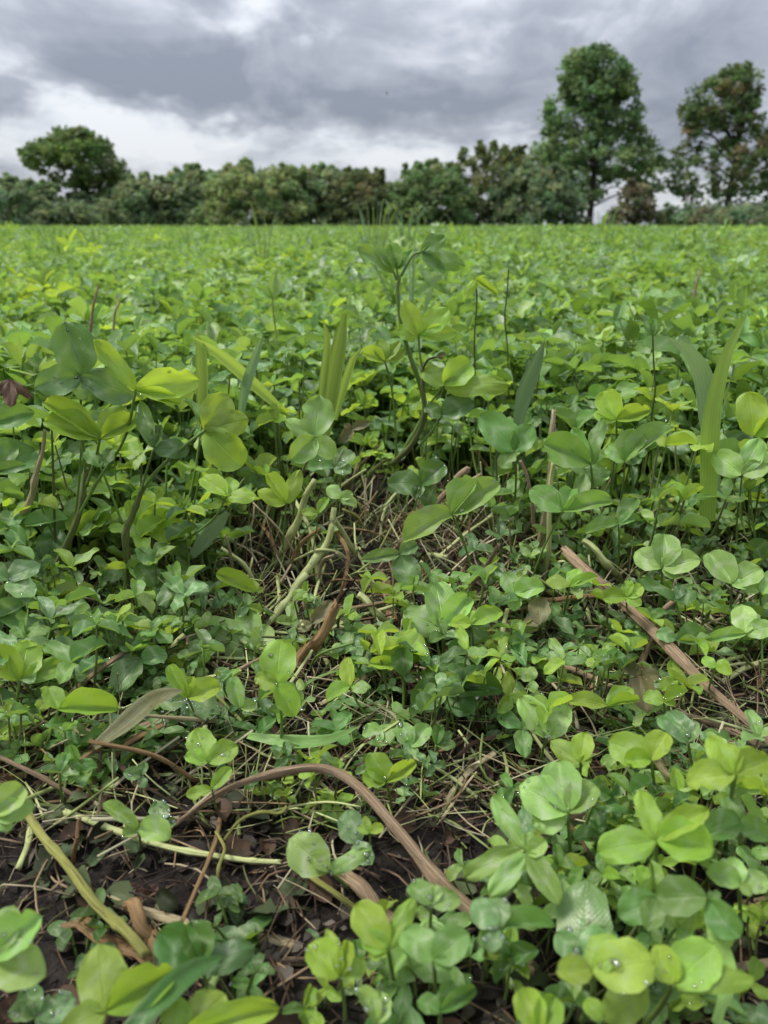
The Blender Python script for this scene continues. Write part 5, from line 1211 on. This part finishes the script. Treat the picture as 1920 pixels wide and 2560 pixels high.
def tangle(n, seed):
    Rn = random.Random(seed); V, F, K = [], [], []
    pal = [(.28, .33, .12), (.38, .41, .19), (.42, .36, .24), (.14, .18, .05), (.10, .12, .04), (.20, .13, .07), (.32, .26, .16), (.09, .05, .03), (.05, .035, .022), (.36, .34, .22)]
    for _ in range(n):
        y = .36 + Rn.random() * .56; x = Rn.uniform(-1, 1) * (.06 + .60 * y); z = gh(x, y)
        an = Rn.uniform(0, 6.28); Lh = Rn.uniform(.02, .07); up_ = Rn.uniform(.002, .03) + max(0, y - .55) * Rn.uniform(0, .16)
        d = Vector((math.cos(an), math.sin(an), 0)) * Lh; g = Vector((x, y, z + .002))
        k_ = .004 if Rn.random() < .8 else .012
        pp = [g, g + d * .5 + Vector((Rn.uniform(-k_, k_), Rn.uniform(-k_, k_), up_ * .6)), g + d + Vector((0, 0, up_ * Rn.uniform(.8, 1.3)))]
        r = Rn.uniform(.0002, .0009) if Rn.random() < .8 else Rn.uniform(.001, .0018); v, f, _ = tube(pp, r, r * .6, 5, 5, ridge=.15, seed=2)
        c = Rn.choice(pal); j = Rn.uniform(.7, 1.2); o = len(V)
        V += v; F += [tuple(i + o for i in q) for q in f]; K += [(c[0] * j, c[1] * j, c[2] * j, 1)] * len(v)
    return tag(link('stem_tangle', mesh('stem_tangle', V, F, mats=[M_LITTER], col=K)), 'thin pale and brown stems tangled over the soil of the clearing', 'stems', kind='stuff')
tangle(3600, 12)

# ------------------------------------------------------------------ rain drops
def drops_mesh():
    bv, bf = [], []
    ns = 8
    prof = [(1.0, -.25), (1.06, .05), (.92, .42), (.55, .72)]
    for (r, h) in prof:
        for k in range(ns): bv.append((r * math.cos(2 * math.pi * k / ns), r * math.sin(2 * math.pi * k / ns), h))
    bv.append((0, 0, .84)); bv.append((0, 0, -.3))
    for i in range(3):
        for k in range(ns): bf.append((i * ns + k, i * ns + (k + 1) % ns, (i + 1) * ns + (k + 1) % ns, (i + 1) * ns + k))
    for k in range(ns): bf.append((3 * ns + k, 3 * ns + (k + 1) % ns, 4 * ns)); bf.append(((k + 1) % ns, k, 4 * ns + 1))
    V, F = [], []
    for p, n, r in DROPS:
        z = n.normalized(); x = z.orthogonal().normalized(); y = z.cross(x); o = len(V)
        V += [p + (x * a + y * b + z * c) * r for a, b, c in bv]; F += [tuple(i + o for i in q) for q in bf]
    return tag(link('rain_drops', mesh('rain_drops', V, F, mats=[M_WATER])), 'clear rain drops lying on the clover leaves', 'water drops', kind='stuff')
drops_mesh()

# ------------------------------------------------------------------ look-alikes: tell them apart by their order
seen = {}
for o in COL.objects:
    if o.parent is None and 'label' in o and o.get('kind') is None: seen.setdefault(o['label'], []).append(o)
for lab, os_ in seen.items():
    if len(os_) < 2: continue
    os_.sort(key=lambda o: o.location.x / max(o.location.y, .1))
    words = ['left one', 'right one'] if len(os_) == 2 else ['leftmost', 'second', 'third', 'fourth', 'fifth', 'sixth', 'seventh', 'eighth'][:len(os_) - 1] + ['rightmost']
    if len(os_) <= 8:
        for o, w in zip(os_, words): o['label'] = lab + ', ' + w
